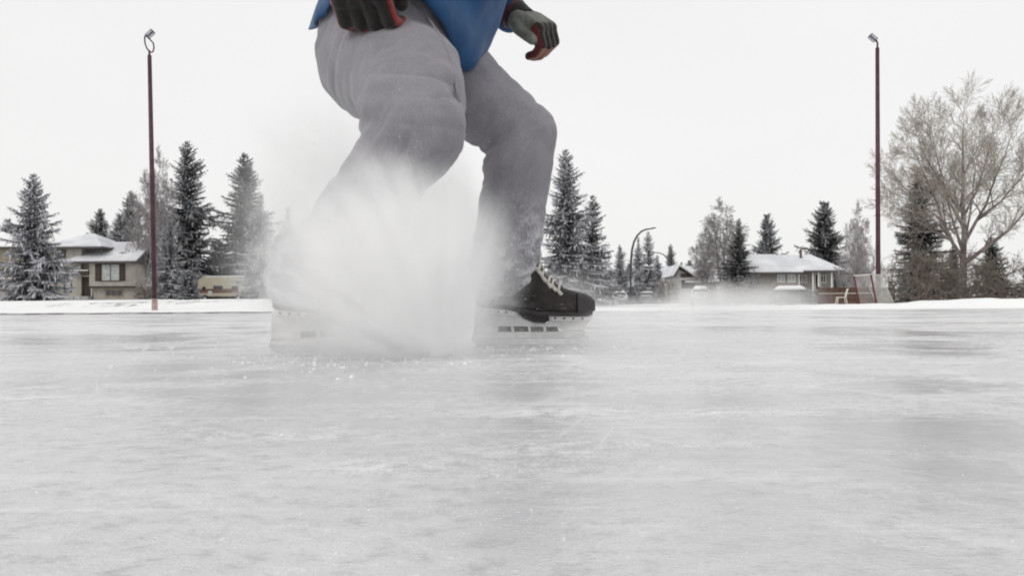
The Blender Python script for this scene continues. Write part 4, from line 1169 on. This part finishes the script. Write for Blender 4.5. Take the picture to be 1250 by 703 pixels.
# jacket: lofted from its uneven hem up to the shoulders
hem_c = [J(382, 40, 2.24), J(395, 26, 2.10), J(440, -22, 2.00), J(508, -2, 1.98), J(542, 44, 2.06), J(570, 93, 2.18), J(586, 66, 2.34), J(510, 30, 2.52), J(430, 30, 2.48), J(385, 36, 2.38)]
def closed_spline(c, n):
    out = []; m = len(c)
    for i in range(n):
        u = i / n * m; k = int(u); f = u - k
        p0, p1, p2, p3 = (c[(k + j - 1) % m] for j in range(4))
        out.append(.5 * ((2 * p1) + (p2 - p0) * f + (2 * p0 - 5 * p1 + 4 * p2 - p3) * f * f + (3 * p1 - p0 - 3 * p2 + p3) * f ** 3))
    return out
NR = 48
hem = closed_spline(hem_c, NR)
hcen = sum(hem, Vector()) / NR
chest = J(545, -150, 2.2); neckb = J(600, -300, 2.2)
axis = (neckb - chest).normalized()
side = Vector((0, -1, 0)); fwd = side.cross(axis).normalized()
if fwd.x < 0: fwd = -fwd
def ell(c, a, b_, ref):
    r_ = []
    for p in ref:
        d = p - hcen; ang = math.atan2(d.dot(side), d.dot(fwd)) 
        r_.append(c + fwd * (a * math.cos(ang)) + side * (b_ * math.sin(ang)))
    return r_
mid = lerp(hcen, chest, .45) + Vector((.035, 0, 0))
R1 = ell(mid, .205, .22, hem); R2 = ell(chest, .165, .22, hem); R3 = ell(lerp(chest, neckb, .6), .14, .20, hem); R4 = ell(lerp(chest, neckb, .92), .075, .09, hem); R5 = ell(neckb, .065, .07, hem)
jk = MB()
rl = [hem]
for f in (.12, .25, .4, .55, .7, .85): rl.append([a.lerp(b_, f) * 1.0 for a, b_ in zip(hem, R1)])
rl.append(R1)
for f in (.25, .5, .75): rl.append([a.lerp(b_, f) for a, b_ in zip(R1, R2)])
rl += [R2, R3, R4, R5]
for i, rg in enumerate(rl[:11]):
    cen = sum(rg, Vector()) / NR
    for k, p in enumerate(rg):
        w_ = mnoise.noise(Vector((p.x * 11, p.y * 11, p.z * 2.6)) + Vector((5, 1, 2))); w_ = (min(1, abs(w_) * 2.4) ** .7 - .5) * 1.1
        w2 = mnoise.noise(Vector((p.x * 14 + p.z * 6, p.y * 14, p.z * 7)))
        rg[k] = p + (p - cen).normalized() * (.020 * w_ + .014 * (min(1, abs(w2) * 2.6) ** .7 - .5) + (.012 if i in (1, 2) else 0))
inner = [[p.lerp(hcen, .05) + Vector((0, 0, .012)) for p in rl[0]], [p.lerp(hcen, .10) + Vector((0, 0, .10)) for p in rl[0]]]
jk.rings(inner[::-1] + rl)
def sleeve(pts, rr):
    rs = []
    base = []
    for f in np.linspace(0, 1, 26):
        u = f * (len(pts) - 1); k = min(int(u), len(pts) - 2); t = u - k
        p = Vector(pts[k]).lerp(Vector(pts[k + 1]), t); r0 = rr[k] + (rr[k + 1] - rr[k]) * t
        base.append((p, r0))
    jk.tube([p for p, _ in base], [r0 * (1 + .06 * math.sin(i * 2.1) + .04 * math.sin(i * 3.7)) for i, (_, r0) in enumerate(base)], 18)
shL = lerp(chest, neckb, .62) - side * .19; shR = lerp(chest, neckb, .62) + side * .19
wL, wR = J(630, 23, 2.42), J(446, -68, 1.90)
elL, elR = J(545, -30, 2.62), J(450, -190, 1.85)
sleeve([shL, lerp(shL, elL, .5), elL, lerp(elL, wL, .55), wL], [.082, .074, .066, .060, .046])
sleeve([shR, lerp(shR, elR, .5), elR, lerp(elR, wR, .55), wR], [.082, .074, .066, .058, .047])
jo = wp(jk.build('jacket', M['jacket'], SK, True, fixn=True), SK)
ss = jo.modifiers.new('sub', 'SUBSURF'); ss.levels = 1; ss.render_levels = 1

# body under the clothes (torso, neck, head, arms, lower legs)
hd = neckb + axis * .06 + Vector((.04, 0, .12))
look = Vector((.9, -.35, -.15)).normalized(); eside = look.cross(Vector((0, 0, 1))).normalized(); upv = eside.cross(look)
bch = [
    [(pel, .11), (mid, .11), (chest, .12), (lerp(chest, neckb, .7), .09), (neckb, .058), (hd + Vector((-.02, 0, -.08)), .055), (hd, .085)],
    [(hd + upv * .045 - look * .02, .092)], [(hd - upv * .06 + look * .035, .052), (hd + look * .03, .07)],
    [(hd + look * .085 + upv * .005, .010), (hd + look * .108 - upv * .025, .014)],
    [(hd + eside * .088 - upv * .01, .018)], [(hd - eside * .088 - upv * .01, .018)],
    [(hd + look * .092 - upv * .058 + eside * .02, .009), (hd + look * .092 - upv * .058 - eside * .02, .009)],
    [(shL, .06), (elL, .042), (wL, .03)], [(shR, .06), (elR, .042), (wR, .03)],
    [(chest, .11), (shL, .06)], [(chest, .11), (shR, .06)],
    [(pel, .11), (rh, .085), (rk, .055), (lerp(rk, ra, .3), .055), (ra, .038)], [(pel, .11), (lh, .085), (lk, .055), (lerp(lk, la, .3), .055), (la, .038)],
]
bme = blob_mesh(bch, 'body', .009, 3); bme.materials.append(M['skin'])
wp(link('body', bme, SK), SK)
ht = MB(); rr = []
for f, r_ in ((-.02, .108), (.02, .110), (.06, .106), (.10, .085), (.125, .05), (.135, .01)):
    rr.append([hd - look * .015 + upv * (f + .02) + (look * math.cos(a) + eside * math.sin(a)) * r_ for a in [k * math.pi / 12 for k in range(24)]])
ht.rings(rr); wp(ht.build('knit_hat', M['knit'], SK, True), SK)
for s in (-1, 1):
    e = MB(); c0 = hd + look * .080 + eside * .032 * s + upv * .012
    e.rings([[c0 + look * dz + (eside * math.cos(a) + upv * .7 * math.sin(a)) * r_ for a in [k * math.pi / 6 for k in range(12)]] for dz, r_ in ((-.006, .013), (.003, .010), (.006, .004))])
    wp(e.build('eye', M['glove_black'], SK, True), SK)

# gloves ---------------------------------------------------------
def glove(wrist, xdir, zdir, size, curl, spread, label, mats, thumb_out, cuff_mats, thumb_side=1, thumb_tip=1, cuffl=1.0, red_tip=-1):
    x = Vector(xdir).normalized(); z = Vector(zdir); z = (z - x * z.dot(x)).normalized(); y = z.cross(x) * thumb_side
    Mx = Matrix((x, y, z)).transposed()
    T = lambda p: wrist + Mx @ (Vector(p) * size)
    ch = []; tags = []
    for k in range(4):                                             # palm slab
        yy = -.033 + .022 * k
        ch.append([(T((-.01, yy * .8, 0)), .026 * size), (T((.03, yy, .004)), .027 * size), (T((.075, yy * 1.1, .002)), .024 * size)]); tags.append('palm')
    lens = [.066, .080, .086, .078]
    for k in range(4):
        yy = -.037 + .0245 * k; p = Vector((.080, yy * 1.1, .002)); a = 0; seg = lens[k]
        pts = [(T(p), .0160 * size)]
        for j, fr in enumerate((.45, .32, .23)):
            a += curl[j] * (1 + .12 * (1.5 - k) * .3)
            d = Vector((math.cos(a), spread * (k - 1.5) * .3, -math.sin(a)))
            p = p + d * seg * fr * 1.25; pts.append((T(p), (.0158 - .0014 * j) * size))
        ch.append(pts); tags.append('finger')
    p = Vector((.0, .040, -.008)); d1 = Vector((.72, .50, -.55 * thumb_out)).normalized(); d2 = Vector((.85, -.05, -.65 * thumb_out)).normalized()
    ch.append([(T(p), .021 * size), (T(p + d1 * .042), .0185 * size), (T(p + d1 * .042 + d2 * .034), .0165 * size), (T(p + d1 * .042 + d2 * .052), .0145 * size)]); tags.append('thumb')
    me = blob_mesh(ch, 'glove', .0034, 3)
    me.materials.clear()
    for m_ in mats: me.materials.append(m_)
    segs = []
    for c_, tg in zip(ch, tags):
        for j_, ((a, _), (b_, _)) in enumerate(zip(c_[:-1], c_[1:])): segs.append((np.array(a), np.array(b_), 'tip' if (tg == 'finger' and j_ >= 1 and ch.index(c_) - 4 == red_tip) else tg))
    inv = Mx.transposed()
    for poly in me.polygons:
        c_ = np.array(poly.center); bd, bt = 1e9, None
        for a, b_, tg in segs:
            ab = b_ - a; t = min(1, max(0, (c_ - a) @ ab / (ab @ ab))); dd = np.linalg.norm(c_ - a - ab * t)
            if dd < bd: bd, bt = dd, tg
        nl = inv @ poly.normal; cl = (inv @ (Vector(c_) - wrist)) / size
        if bt == 'palm': poly.material_index = 0 if nl.z > -.35 else 2
        elif bt == 'finger': poly.material_index = (1 if abs(nl.y) > .72 else (3 if nl.z > -.15 else 2))
        elif bt == 'tip': poly.material_index = 1
        else: poly.material_index = thumb_tip if cl.x > .045 else 0
    go_ = wp(link('glove', me, SK), SK)
    if label: go_['label'] = label
    c = MB(); rg = []
    for xx, r_ in ((.012, .040), (-.02, .044), (-.055, .050), (-.075, .054), (-.075, .048), (-.05, .043), (-.02, .036)):
        rg.append([T((xx * cuffl if xx < 0 else xx, math.cos(a) * r_ * 1.05, math.sin(a) * r_ * .86)) for a in [k * math.pi / 14 for k in range(28)]])
    c.rings(rg[:3] , 0, False); c.rings(rg[2:5], 1, False); c.rings(rg[4:], 1, False)
    cu = c.build('cuff', cuff_mats, go_, True)
    st = MB(); st.rings([[T((xx, math.cos(a) * r_ * 1.05, math.sin(a) * r_ * .86)) for a in [k * math.pi / 14 for k in range(28)]] for xx, r_ in ((-.008, .042), (-.010, .0455), (-.020, .0475), (-.022, .044))], 0, False)
    st.build('wrist_strap', cuff_mats[0], go_, True)
    return go_
# far hand: pointing right and down, palm down, fingers curled under
glove(J(638, 23, 2.41), (.78, -.32, -.54), (.45, -.55, .70), .92, (.85, 1.05, .7), .15, 'black glove with red cuff and pale knuckles, held out',
      [M['glove_white'], M['glove_dull'], M['glove_tan'], M['glove_black']], .25, [M['glove_black'], M['glove_dull']], -1, 0, .45)
# near hand: hanging beside the thigh, back of the hand to the camera
glove(J(440, -53, 1.90), (.03, -.05, -1), (-.25, -1, -.1), 1.18, (.75, .9, .7), .12, 'black glove with red fingers, hanging beside the thigh',
      [M['glove_black'], M['glove_red'], M['glove_red'], M['glove_black']], .6, [M['glove_black'], M['glove_red']], 1, 0, 1.0, 1)

# skates ---------------------------------------------------------
def interp(x, tab):
    for (a, va), (b_, vb) in zip(tab[:-1], tab[1:]):
        if x <= b_:
            f = max(0, (x - a) / (b_ - a)); f = f * f * (3 - 2 * f) * .5 + f * .5
            return va + (vb - va) * f
    return tab[-1][1]
TOPZ = [(0, .245), (.03, .262), (.085, .268), (.11, .262), (.135, .238), (.16, .205), (.19, .168), (.22, .147), (.25, .137), (.28, .130), (.296, .122), (.306, .112)]
BOTZ = [(0, .108), (.02, .102), (.07, .098), (.12, .090), (.17, .081), (.29, .079), (.306, .086)]
WID = [(0, .014), (.012, .026), (.03, .033), (.07, .034), (.12, .033), (.17, .042), (.215, .048), (.255, .046), (.285, .037), (.300, .022), (.307, .008)]
def skate_meshes():
    out = {}
    st = [0, .004, .010, .018, .03, .045, .06, .075, .09, .105, .118, .13, .142, .155, .168, .18, .195, .21, .225, .24, .254, .266]
    def ring(x, grow=0.0):
        zb, zt, w_ = interp(x, BOTZ), interp(x, TOPZ), interp(x, WID) + grow
        r_ = []
        hh = zt - zb; sh = min(1, max(0, (hh - .07) / .10))           # shaft: ankle waist, narrower collar
        prof = [(0, 0), (.75, 0), (.97, .04), (1.0, .16), (1.0, .34), (.95 - .10 * sh, .52), (.86 - .06 * sh, .70), (.74 + .06 * sh, .85), (.52 + .2 * sh, .96), (.25 + .15 * sh, 1.0)]
        pts = [(a * w_, zb + b_ * hh) for a, b_ in prof]
        full = pts + [(0, zt + .001)] + [(-a, z_) for a, z_ in pts[:0:-1]]
        return [(x, y, z_) for y, z_ in full]
    b = MB(); b.rings([ring(x) for x in st]); out['boot'] = b.mesh('boot', M['boot'], True)
    c = MB(); c.rings([ring(x, .0012) for x in (.262, .268, .276, .284, .291, .297, .302, .3055, .307)]); out['toe_cap'] = c.mesh('toe_cap', M['toecap'], True)
    s = MB()                                                              # sole plate following the boot bottom
    rr = []
    for x in [.004, .02, .05, .08, .11, .14, .17, .2, .23, .26, .285, .30]:
        zb, w_ = interp(x, BOTZ), interp(x, WID) * .96
        rr.append([(x, -w_, zb - .007), (x, w_, zb - .007), (x, w_ * 1.03, zb + .0035), (x, -w_ * 1.03, zb + .0035)])
    s.rings(rr); s.prism([(x, -.022, z_) for x, z_ in ((.108, .0885), (.125, .0845), (.150, .0795), (.192, .0725), (.190, .062), (.178, .054), (.150, .0585), (.124, .0695), (.113, .080))], (0, .044, 0)); s.add([(x, y_, z_) for y_ in (-.0022, .0022) for x, z_ in ((.056, .0306), (.216, .0306), (.208, .0500), (.056, .0520))], [(0, 1, 2, 3), (7, 6, 5, 4), (0, 4, 5, 1), (2, 6, 7, 3)], 1); out['sole'] = s.mesh('sole', [M['toecap'], M['slot_shade']], False)  # last piece: thin grey sheet added in the holder slots as painted shade
    # tongue and ankle padding
    t = MB(); t.rings([[(x0 + math.cos(a) * rx, math.sin(a) * ry, z_) for a in [k * math.pi / 8 for k in range(16)]] for x0, z_, rx, ry in ((.150, .215, .014, .026), (.137, .245, .014, .030), (.128, .272, .012, .032), (.122, .292, .010, .030), (.119, .299, .004, .024))])
    out['tongue'] = t.mesh('tongue', M['boot'], True)
    # laces zig-zag across the instep
    l = MB()
    for i in range(8):
        x = .128 + i * .0125; zt = interp(x, TOPZ); hw = interp(x, WID) * .80
        zz = zt - .012
        pts = []
        for k in range(9):
            f = k / 8 * 2 - 1
            pts.append((x + .005 * f + .004 * (i % 2), f * hw, zz + (1 - abs(f) ** 2.2) * .0155 + .002))
        l.tube(pts, .0036, 6)
        for s_ in (-1, 1): l.tube([(x - .004, s_ * (hw - .003), zz + .002), (x + .007, s_ * (hw + .004), zz - .011)], [.0045, .0052], 7)
    l.tube([(.128, -.010, .262), (.150, -.030, .250), (.158, -.042, .232), (.150, -.044, .222), (.142, -.034, .236), (.130, -.008, .26)], .0034, 6)
    out['laces'] = l.mesh('laces', M['lace'], True)
    h = MB()
    def slab(poly, t_): h.prism([(x, -t_, z_) for x, z_ in poly], (0, 2 * t_, 0))
    slab([(-.006, .017), (-.006, .030), (.002, .0335), (.20, .0335), (.262, .036), (.282, .036), (.284, .029), (.270, .017)], .0075)     # runner
    slab([(-.003, .0465), (-.001, .080), (.002, .0945), (.020, .0965), (.070, .0925), (.113, .084), (.122, .070), (.150, .058), (.176, .053), (.186, .056), (.188, .066), (.200, .0730), (.290, .0725), (.299, .0705), (.296, .064), (.286, .050), (.276, .0365), (.222, .0365), (.208, .0455), (.100, .0475)], .0105)    # towers and bridge
    slab([(-.004, .0300), (.060, .0300), (.060, .0480), (-.002, .0480)], .0098)
    for x in (.094, .137, .176): slab([(x, .0335), (x + .007, .0335), (x + .005, .0485), (x - .002, .0485)], .0090)
    # flanges that carry the rivets
    def flange(x0, x1, n):
        rr = []
        for i in range(n + 1):
            x = x0 + (x1 - x0) * i / n; zb = interp(x, BOTZ) - .0075; w_ = min(.036, interp(x, WID) * .95)
            e = math.sin(math.pi * min(1, (i + .35) / 1.5) * .5) * math.sin(math.pi * min(1, (n - i + .35) / 1.5) * .5); w_ *= e
            rr.append([(x, -w_, zb), (x, -w_ * .85, zb - .011), (x, w_ * .85, zb - .011), (x, w_, zb)])
        h.rings(rr)
    flange(.002, .116, 10); flange(.184, .300, 10)
    out['blade_holder'] = h.mesh('blade_holder', M['holder'], False)
    bl = MB(); up = []; lo = []
    for i in range(25):
        x = -.010 + .300 * i / 24; f = i / 24
        z0 = .012 * max(0, (f - .86) / .14) ** 2 * 1.1 + .010 * max(0, (.08 - f) / .08) ** 2
        lo.append((x, -.0017, z0)); up.append((x, -.0017, min(.0235, z0 + .024 if .03 < f < .97 else z0 + .012)))
    bl.prism(lo + up[::-1], (0, .0034, 0)); out['blade'] = bl.mesh('blade', M['steel'], False)
    rv = MB()
    for x in (.022, .042, .062, .082, .205, .228, .251, .274):
        zb = interp(x, BOTZ) - .0125; w_ = min(.036, interp(x, WID) * .95) * .93
        for s_ in (-1, 1): rv.tube([(x, s_ * (w_ - .004), zb), (x, s_ * (w_ + .0015), zb)], [.0036, .0028], 8)
    out['rivets'] = rv.mesh('rivets', M['rivet'], True)
    for k in ('blade_holder', 'blade', 'boot', 'tongue', 'toe_cap', 'sole'):
        bm = bmesh.new(); bm.from_mesh(out[k]); bmesh.ops.recalc_face_normals(bm, faces=bm.faces); bm.to_mesh(out[k]); bm.free()
    return out
SKM = skate_meshes()
def skate(heel, yaw, roll, size):
    o = link('ice_skate', SKM['boot'], SK)
    o.matrix_parent_inverse = Matrix.Translation(SK.location).inverted()
    o.location = heel; o.rotation_euler = (roll, 0, yaw); o.scale = (size,) * 3
    sb = o.modifiers.new('s', 'SUBSURF'); sb.levels = 1; sb.render_levels = 1
    for k in ('toe_cap', 'sole', 'tongue', 'laces', 'blade_holder', 'blade', 'rivets'):
        c = link({'laces': 'lace', 'rivets': 'eyelet_rivets'}.get(k, k), SKM[k], o)
        if k == 'blade_holder':
            bv = c.modifiers.new('b', 'BEVEL'); bv.width = .0016; bv.segments = 2; bv.limit_method = 'ANGLE'
    return o
hl = P(580, 421, 2.31); skate(Vector((hl.x, 2.31, .0)), rad(-3), 0, 1.0)
hn = P(334, 432, 1.93); skate(Vector((hn.x, 1.93, .001)), rad(2), rad(6), 1.0)

# ------------------------------------------------------------------ ice chips lying on the ice
ch = MB(); r_ = random.Random(12)
def chip(x, y, s):
    vs = [(x + s * math.cos(a) * r_.uniform(.6, 1.3), y + s * math.sin(a) * r_.uniform(.6, 1.3), -.0005) for a in (0, 1.57, 3.14, 4.71)]
    t = (x + r_.uniform(-.3, .3) * s, y + r_.uniform(-.3, .3) * s, s * r_.uniform(.4, 1.0))
    ch.add(vs + [t], [(0, 1, 4), (1, 2, 4), (2, 3, 4), (3, 0, 4)])
for _ in range(800):                                            # heaped where the blades scraped
    a = r_.random()
    cx_, cy_ = (-.30, 1.86) if a < .55 else (.08, 2.26)
    chip(r_.gauss(cx_, .16), r_.gauss(cy_ - .05, .22), abs(r_.gauss(0, .0020)) + .0008)
for _ in range(500):
    yy = .35 + 5.5 * r_.random() ** 1.7; chip(r_.uniform(-.62, .62) * yy, yy, (abs(r_.gauss(0, .0008)) + .0004) * (.5 + .35 * yy))
co = ch.build('ice_chips', M['snow']); co['kind'] = 'stuff'

# ------------------------------------------------------------------ snow spray (real volume)
def spray_mat(name, blobs, amount, nscale, aniso=.0, origin=None, lo=.25, hi=.75):
    m, t = nt(name)
    tc = N(t, 'ShaderNodeTexCoord').outputs['Object']
    n1 = N(t, 'ShaderNodeTexNoise'); n1.inputs['Scale'].default_value = nscale; n1.inputs['Detail'].default_value = 4
    t.links.new(tc, n1.inputs['Vector'])
    wob = N(t, 'ShaderNodeVectorMath', operation='MULTIPLY_ADD')
    sub = N(t, 'ShaderNodeVectorMath', operation='SUBTRACT'); sub.inputs[1].default_value = (.5, .5, .5); t.links.new(n1.outputs['Color'], sub.inputs[0])
    t.links.new(sub.outputs[0], wob.inputs[0]); wob.inputs[1].default_value = (.85 / nscale,) * 3; t.links.new(tc, wob.inputs[2])
    tot = None
    for (c, rx, ry, rz_, tilt, dens) in blobs:
        v = N(t, 'ShaderNodeVectorMath', operation='SUBTRACT'); t.links.new(wob.outputs[0], v.inputs[0]); v.inputs[1].default_value = tuple(c)
        vec = v.outputs[0]
        if tilt:
            vr = N(t, 'ShaderNodeVectorRotate', rotation_type='Y_AXIS'); vr.inputs['Angle'].default_value = tilt; t.links.new(vec, vr.inputs['Vector']); vec = vr.outputs[0]
        s = N(t, 'ShaderNodeVectorMath', operation='MULTIPLY'); t.links.new(vec, s.inputs[0]); s.inputs[1].default_value = (1 / rx, 1 / ry, 1 / rz_)
        d = N(t, 'ShaderNodeVectorMath', operation='DOT_PRODUCT'); t.links.new(s.outputs[0], d.inputs[0]); t.links.new(s.outputs[0], d.inputs[1])
        e = math_n(t, 'POWER', 2.71828, math_n(t, 'MULTIPLY', d.outputs['Value'], -1.0))
        e = math_n(t, 'MULTIPLY', math_n(t, 'MAXIMUM', math_n(t, 'SUBTRACT', e, .03), 0.0), dens)
        tot = e if tot is None else math_n(t, 'ADD', tot, e)
    n2 = ramp(t, n1.outputs['Fac'], lo, hi)
    if origin:
        vo = N(t, 'ShaderNodeVectorMath', operation='SUBTRACT'); t.links.new(tc, vo.inputs[0]); vo.inputs[1].default_value = origin
        vl = N(t, 'ShaderNodeVectorMath', operation='LENGTH'); t.links.new(vo.outputs[0], vl.inputs[0])
        vn = N(t, 'ShaderNodeVectorMath', operation='NORMALIZE'); t.links.new(vo.outputs[0], vn.inputs[0])
        vs_ = N(t, 'ShaderNodeVectorMath', operation='SCALE'); t.links.new(vn.outputs[0], vs_.inputs[0]); vs_.inputs['Scale'].default_value = 5.5
        cz = N(t, 'ShaderNodeCombineXYZ'); t.links.new(math_n(t, 'MULTIPLY', vl.outputs['Value'], 3.0), cz.inputs[0])
        va = N(t, 'ShaderNodeVectorMath', operation='ADD'); t.links.new(vs_.outputs[0], va.inputs[0]); t.links.new(cz.outputs[0], va.inputs[1])
        ray = ramp(t, noise_n(t, va.outputs[0], 1.9, 6, .70), .37, .63)
        n2 = math_n(t, 'MULTIPLY', math_n(t, 'ADD', n2, .15), math_n(t, 'ADD', math_n(t, 'MULTIPLY', ray, 1.5), .12))
        sz = N(t, 'ShaderNodeSeparateXYZ'); t.links.new(tc, sz.inputs[0])
        tot = math_n(t, 'MULTIPLY', tot, ramp(t, sz.outputs[2], -.03, .075))
    dn = math_n(t, 'MULTIPLY', tot, math_n(t, 'MULTIPLY', math_n(t, 'ADD', n2, .25), amount))
    pv = N(t, 'ShaderNodeVolumePrincipled'); pv.inputs['Color'].default_value = (.998, .998, .998, 1); pv.inputs['Anisotropy'].default_value = aniso
    t.links.new(dn, pv.inputs['Density'])
    o = N(t, 'ShaderNodeOutputMaterial'); t.links.new(pv.outputs[0], o.inputs['Volume'])
    return m

def S_(px, py, Y): return P(px, py, Y)
blobs = [   # centre, radii x/y/z (metres), tilt, density (1/m)
    (S_(470, 345, 1.72), .130, .14, .125, 0, 34),          # core in front of the trailing shin
    (S_(490, 285, 1.72), .110, .13, .080, 0, 26),
    (S_(545, 330, 1.90), .072, .12, .16, 0, 22),
    (S_(415, 300, 1.75), .075, .11, .09, 0, 16),
    (S_(470, 225, 1.68), .085, .11, .045, rad(-15), 7),      # wisps over the knee
    (S_(410, 225, 1.85), .10, .12, .085, rad(25), 6.0),          # upper left plume
    (S_(378, 330, 1.76), .070, .10, .080, 0, 12),            # veil over the trailing boot
    (S_(348, 295, 1.85), .078, .14, .13, 0, 6.0),
    (S_(380, 190, 1.95), .11, .14, .10, rad(25), 2.6),             # thin left veil
    (S_(425, 400, 1.74), .070, .10, .050, 0, 16),
    (S_(470, 440, 1.62), .20, .20, .020, 0, 3.0),
    (S_(598, 325, 2.10), .056, .08, .115, 0, 11),            # over the leading ankle and heel
    (S_(722, 405, 2.14), .052, .07, .022, 0, 9.0),
    (S_(800, 396, 2.45), .20, .16, .03, 0, 2.2),            # puff under the leading toe
    (S_(755, 404, 2.25), .07, .10, .024, 0, 6.0),
    (S_(480, 424, 1.72), .155, .14, .035, 0, 18),
]
sp = MB(); sp.box((-.92, 1.30, .0015), (.86, 2.78, .92))
so = sp.build('snow_spray', spray_mat('snow_spray', blobs, 1.05, 11.0, origin=(-.19, 1.84, -.02))); so['kind'] = 'stuff'
so['label'] = 'dense white burst of ice shavings thrown up by the skates'
fk = MB(); r_ = random.Random(77)
def in_frame_fleck():
    c, rx, ry, rz_, tilt, dens = blobs[r_.choice((0, 1, 2, 3, 4, 5, 6, 6, 7, 7, 8, 9, 9, 10, 10, 11, 11))]
    return Vector((c.x + r_.gauss(0, rx * 1.0), c.y - .03 + r_.gauss(0, ry), abs(c.z + r_.gauss(0, rz_ * 1.0)) + .004))
for _ in range(1500):
    p = in_frame_fleck(); h_ = abs(r_.gauss(0, .00038)) + .0003
    u = Vector((r_.gauss(0, 1), r_.gauss(0, 1), r_.gauss(0, 1))).normalized(); v = u.orthogonal().normalized(); w = u.cross(v)
    fk.add([p + u * h_ * 1.6, p + v * h_, p - v * h_ * .5 + w * h_, p - v * h_ * .5 - w * h_], [(0, 1, 2), (0, 2, 3), (0, 3, 1), (1, 3, 2)])
fo_ = fk.build('flying_snow', M['snow']); fo_['kind'] = 'stuff'

wind = [
    (P(890, 372, 29.5), 1.9, 1.6, .50, 0, .60), (P(850, 368, 29), 1.2, 1.5, .45, 0, .34), (P(955, 370, 29.8), 1.0, 1.5, .46, 0, .42), (P(780, 373, 29), 2.2, 1.6, .20, 0, .35), (P(690, 368, 29), 1.2, 1.6, .75, 0, .30),
]
sp = MB(); sp.box((-2.5, 26.0, .003), (12.5, 32.6, 1.9))
so2 = sp.build('drifting_snow', spray_mat('drifting_snow', wind, 1.0, 1.1)); so2['kind'] = 'stuff'

# ------------------------------------------------------------------ light
W = bpy.data.worlds.new('World'); S.world = W; W.use_nodes = True
t = W.node_tree; t.nodes.clear()
sky = N(t, 'ShaderNodeTexSky', sky_type='NISHITA'); sky.sun_disc = False
SUN_EL, SUN_AZ = rad(38), rad(-150)
sky.sun_elevation = SUN_EL; sky.sun_rotation = SUN_AZ; sky.air_density = 1.0; sky.dust_density = 4.0
tcw = N(t, 'ShaderNodeTexCoord').outputs['Generated']
cl = noise_n(t, mapping(t, tcw, (1, 1, 2.6)), 1.5, 5)
over = mixc(t, cl, (8.35, 8.33, 8.22), (9.35, 9.32, 9.2))          # even layer of overcast cloud
cmix = mixc(t, .94, sky.outputs[0], over)
bg = N(t, 'ShaderNodeBackground'); bg.inputs['Strength'].default_value = .1; t.links.new(cmix, bg.inputs[0])
wo = N(t, 'ShaderNodeOutputWorld'); t.links.new(bg.outputs[0], wo.inputs[0])
sl = bpy.data.lights.new('sun', 'SUN'); sl.energy = .75; sl.angle = rad(25); sl.color = (1, .975, .94)
so_ = bpy.data.objects.new('sun', sl); COL.objects.link(so_)
dv = Vector((math.sin(SUN_AZ) * math.cos(SUN_EL), math.cos(SUN_AZ) * math.cos(SUN_EL), math.sin(SUN_EL)))
so_.rotation_euler = dv.to_track_quat('Z', 'Y').to_euler()

# ------------------------------------------------------------------ render settings
S.render.engine = 'CYCLES'
S.view_settings.view_transform = 'Standard'; S.view_settings.look = 'None'; S.view_settings.exposure = 0.08; S.view_settings.gamma = 1
S.cycles.use_denoising = True
try: S.cycles.denoiser = 'OPENIMAGEDENOISE'
except Exception: pass
S.cycles.max_bounces = 16; S.cycles.diffuse_bounces = 4; S.cycles.glossy_bounces = 3; S.cycles.volume_bounces = 10; S.cycles.transparent_max_bounces = 8
S.cycles.volume_step_rate = 1.0; S.cycles.volume_max_steps = 128
S.cycles.filter_width = 2.0
S.cycles.use_adaptive_sampling = True; S.cycles.adaptive_threshold = .02
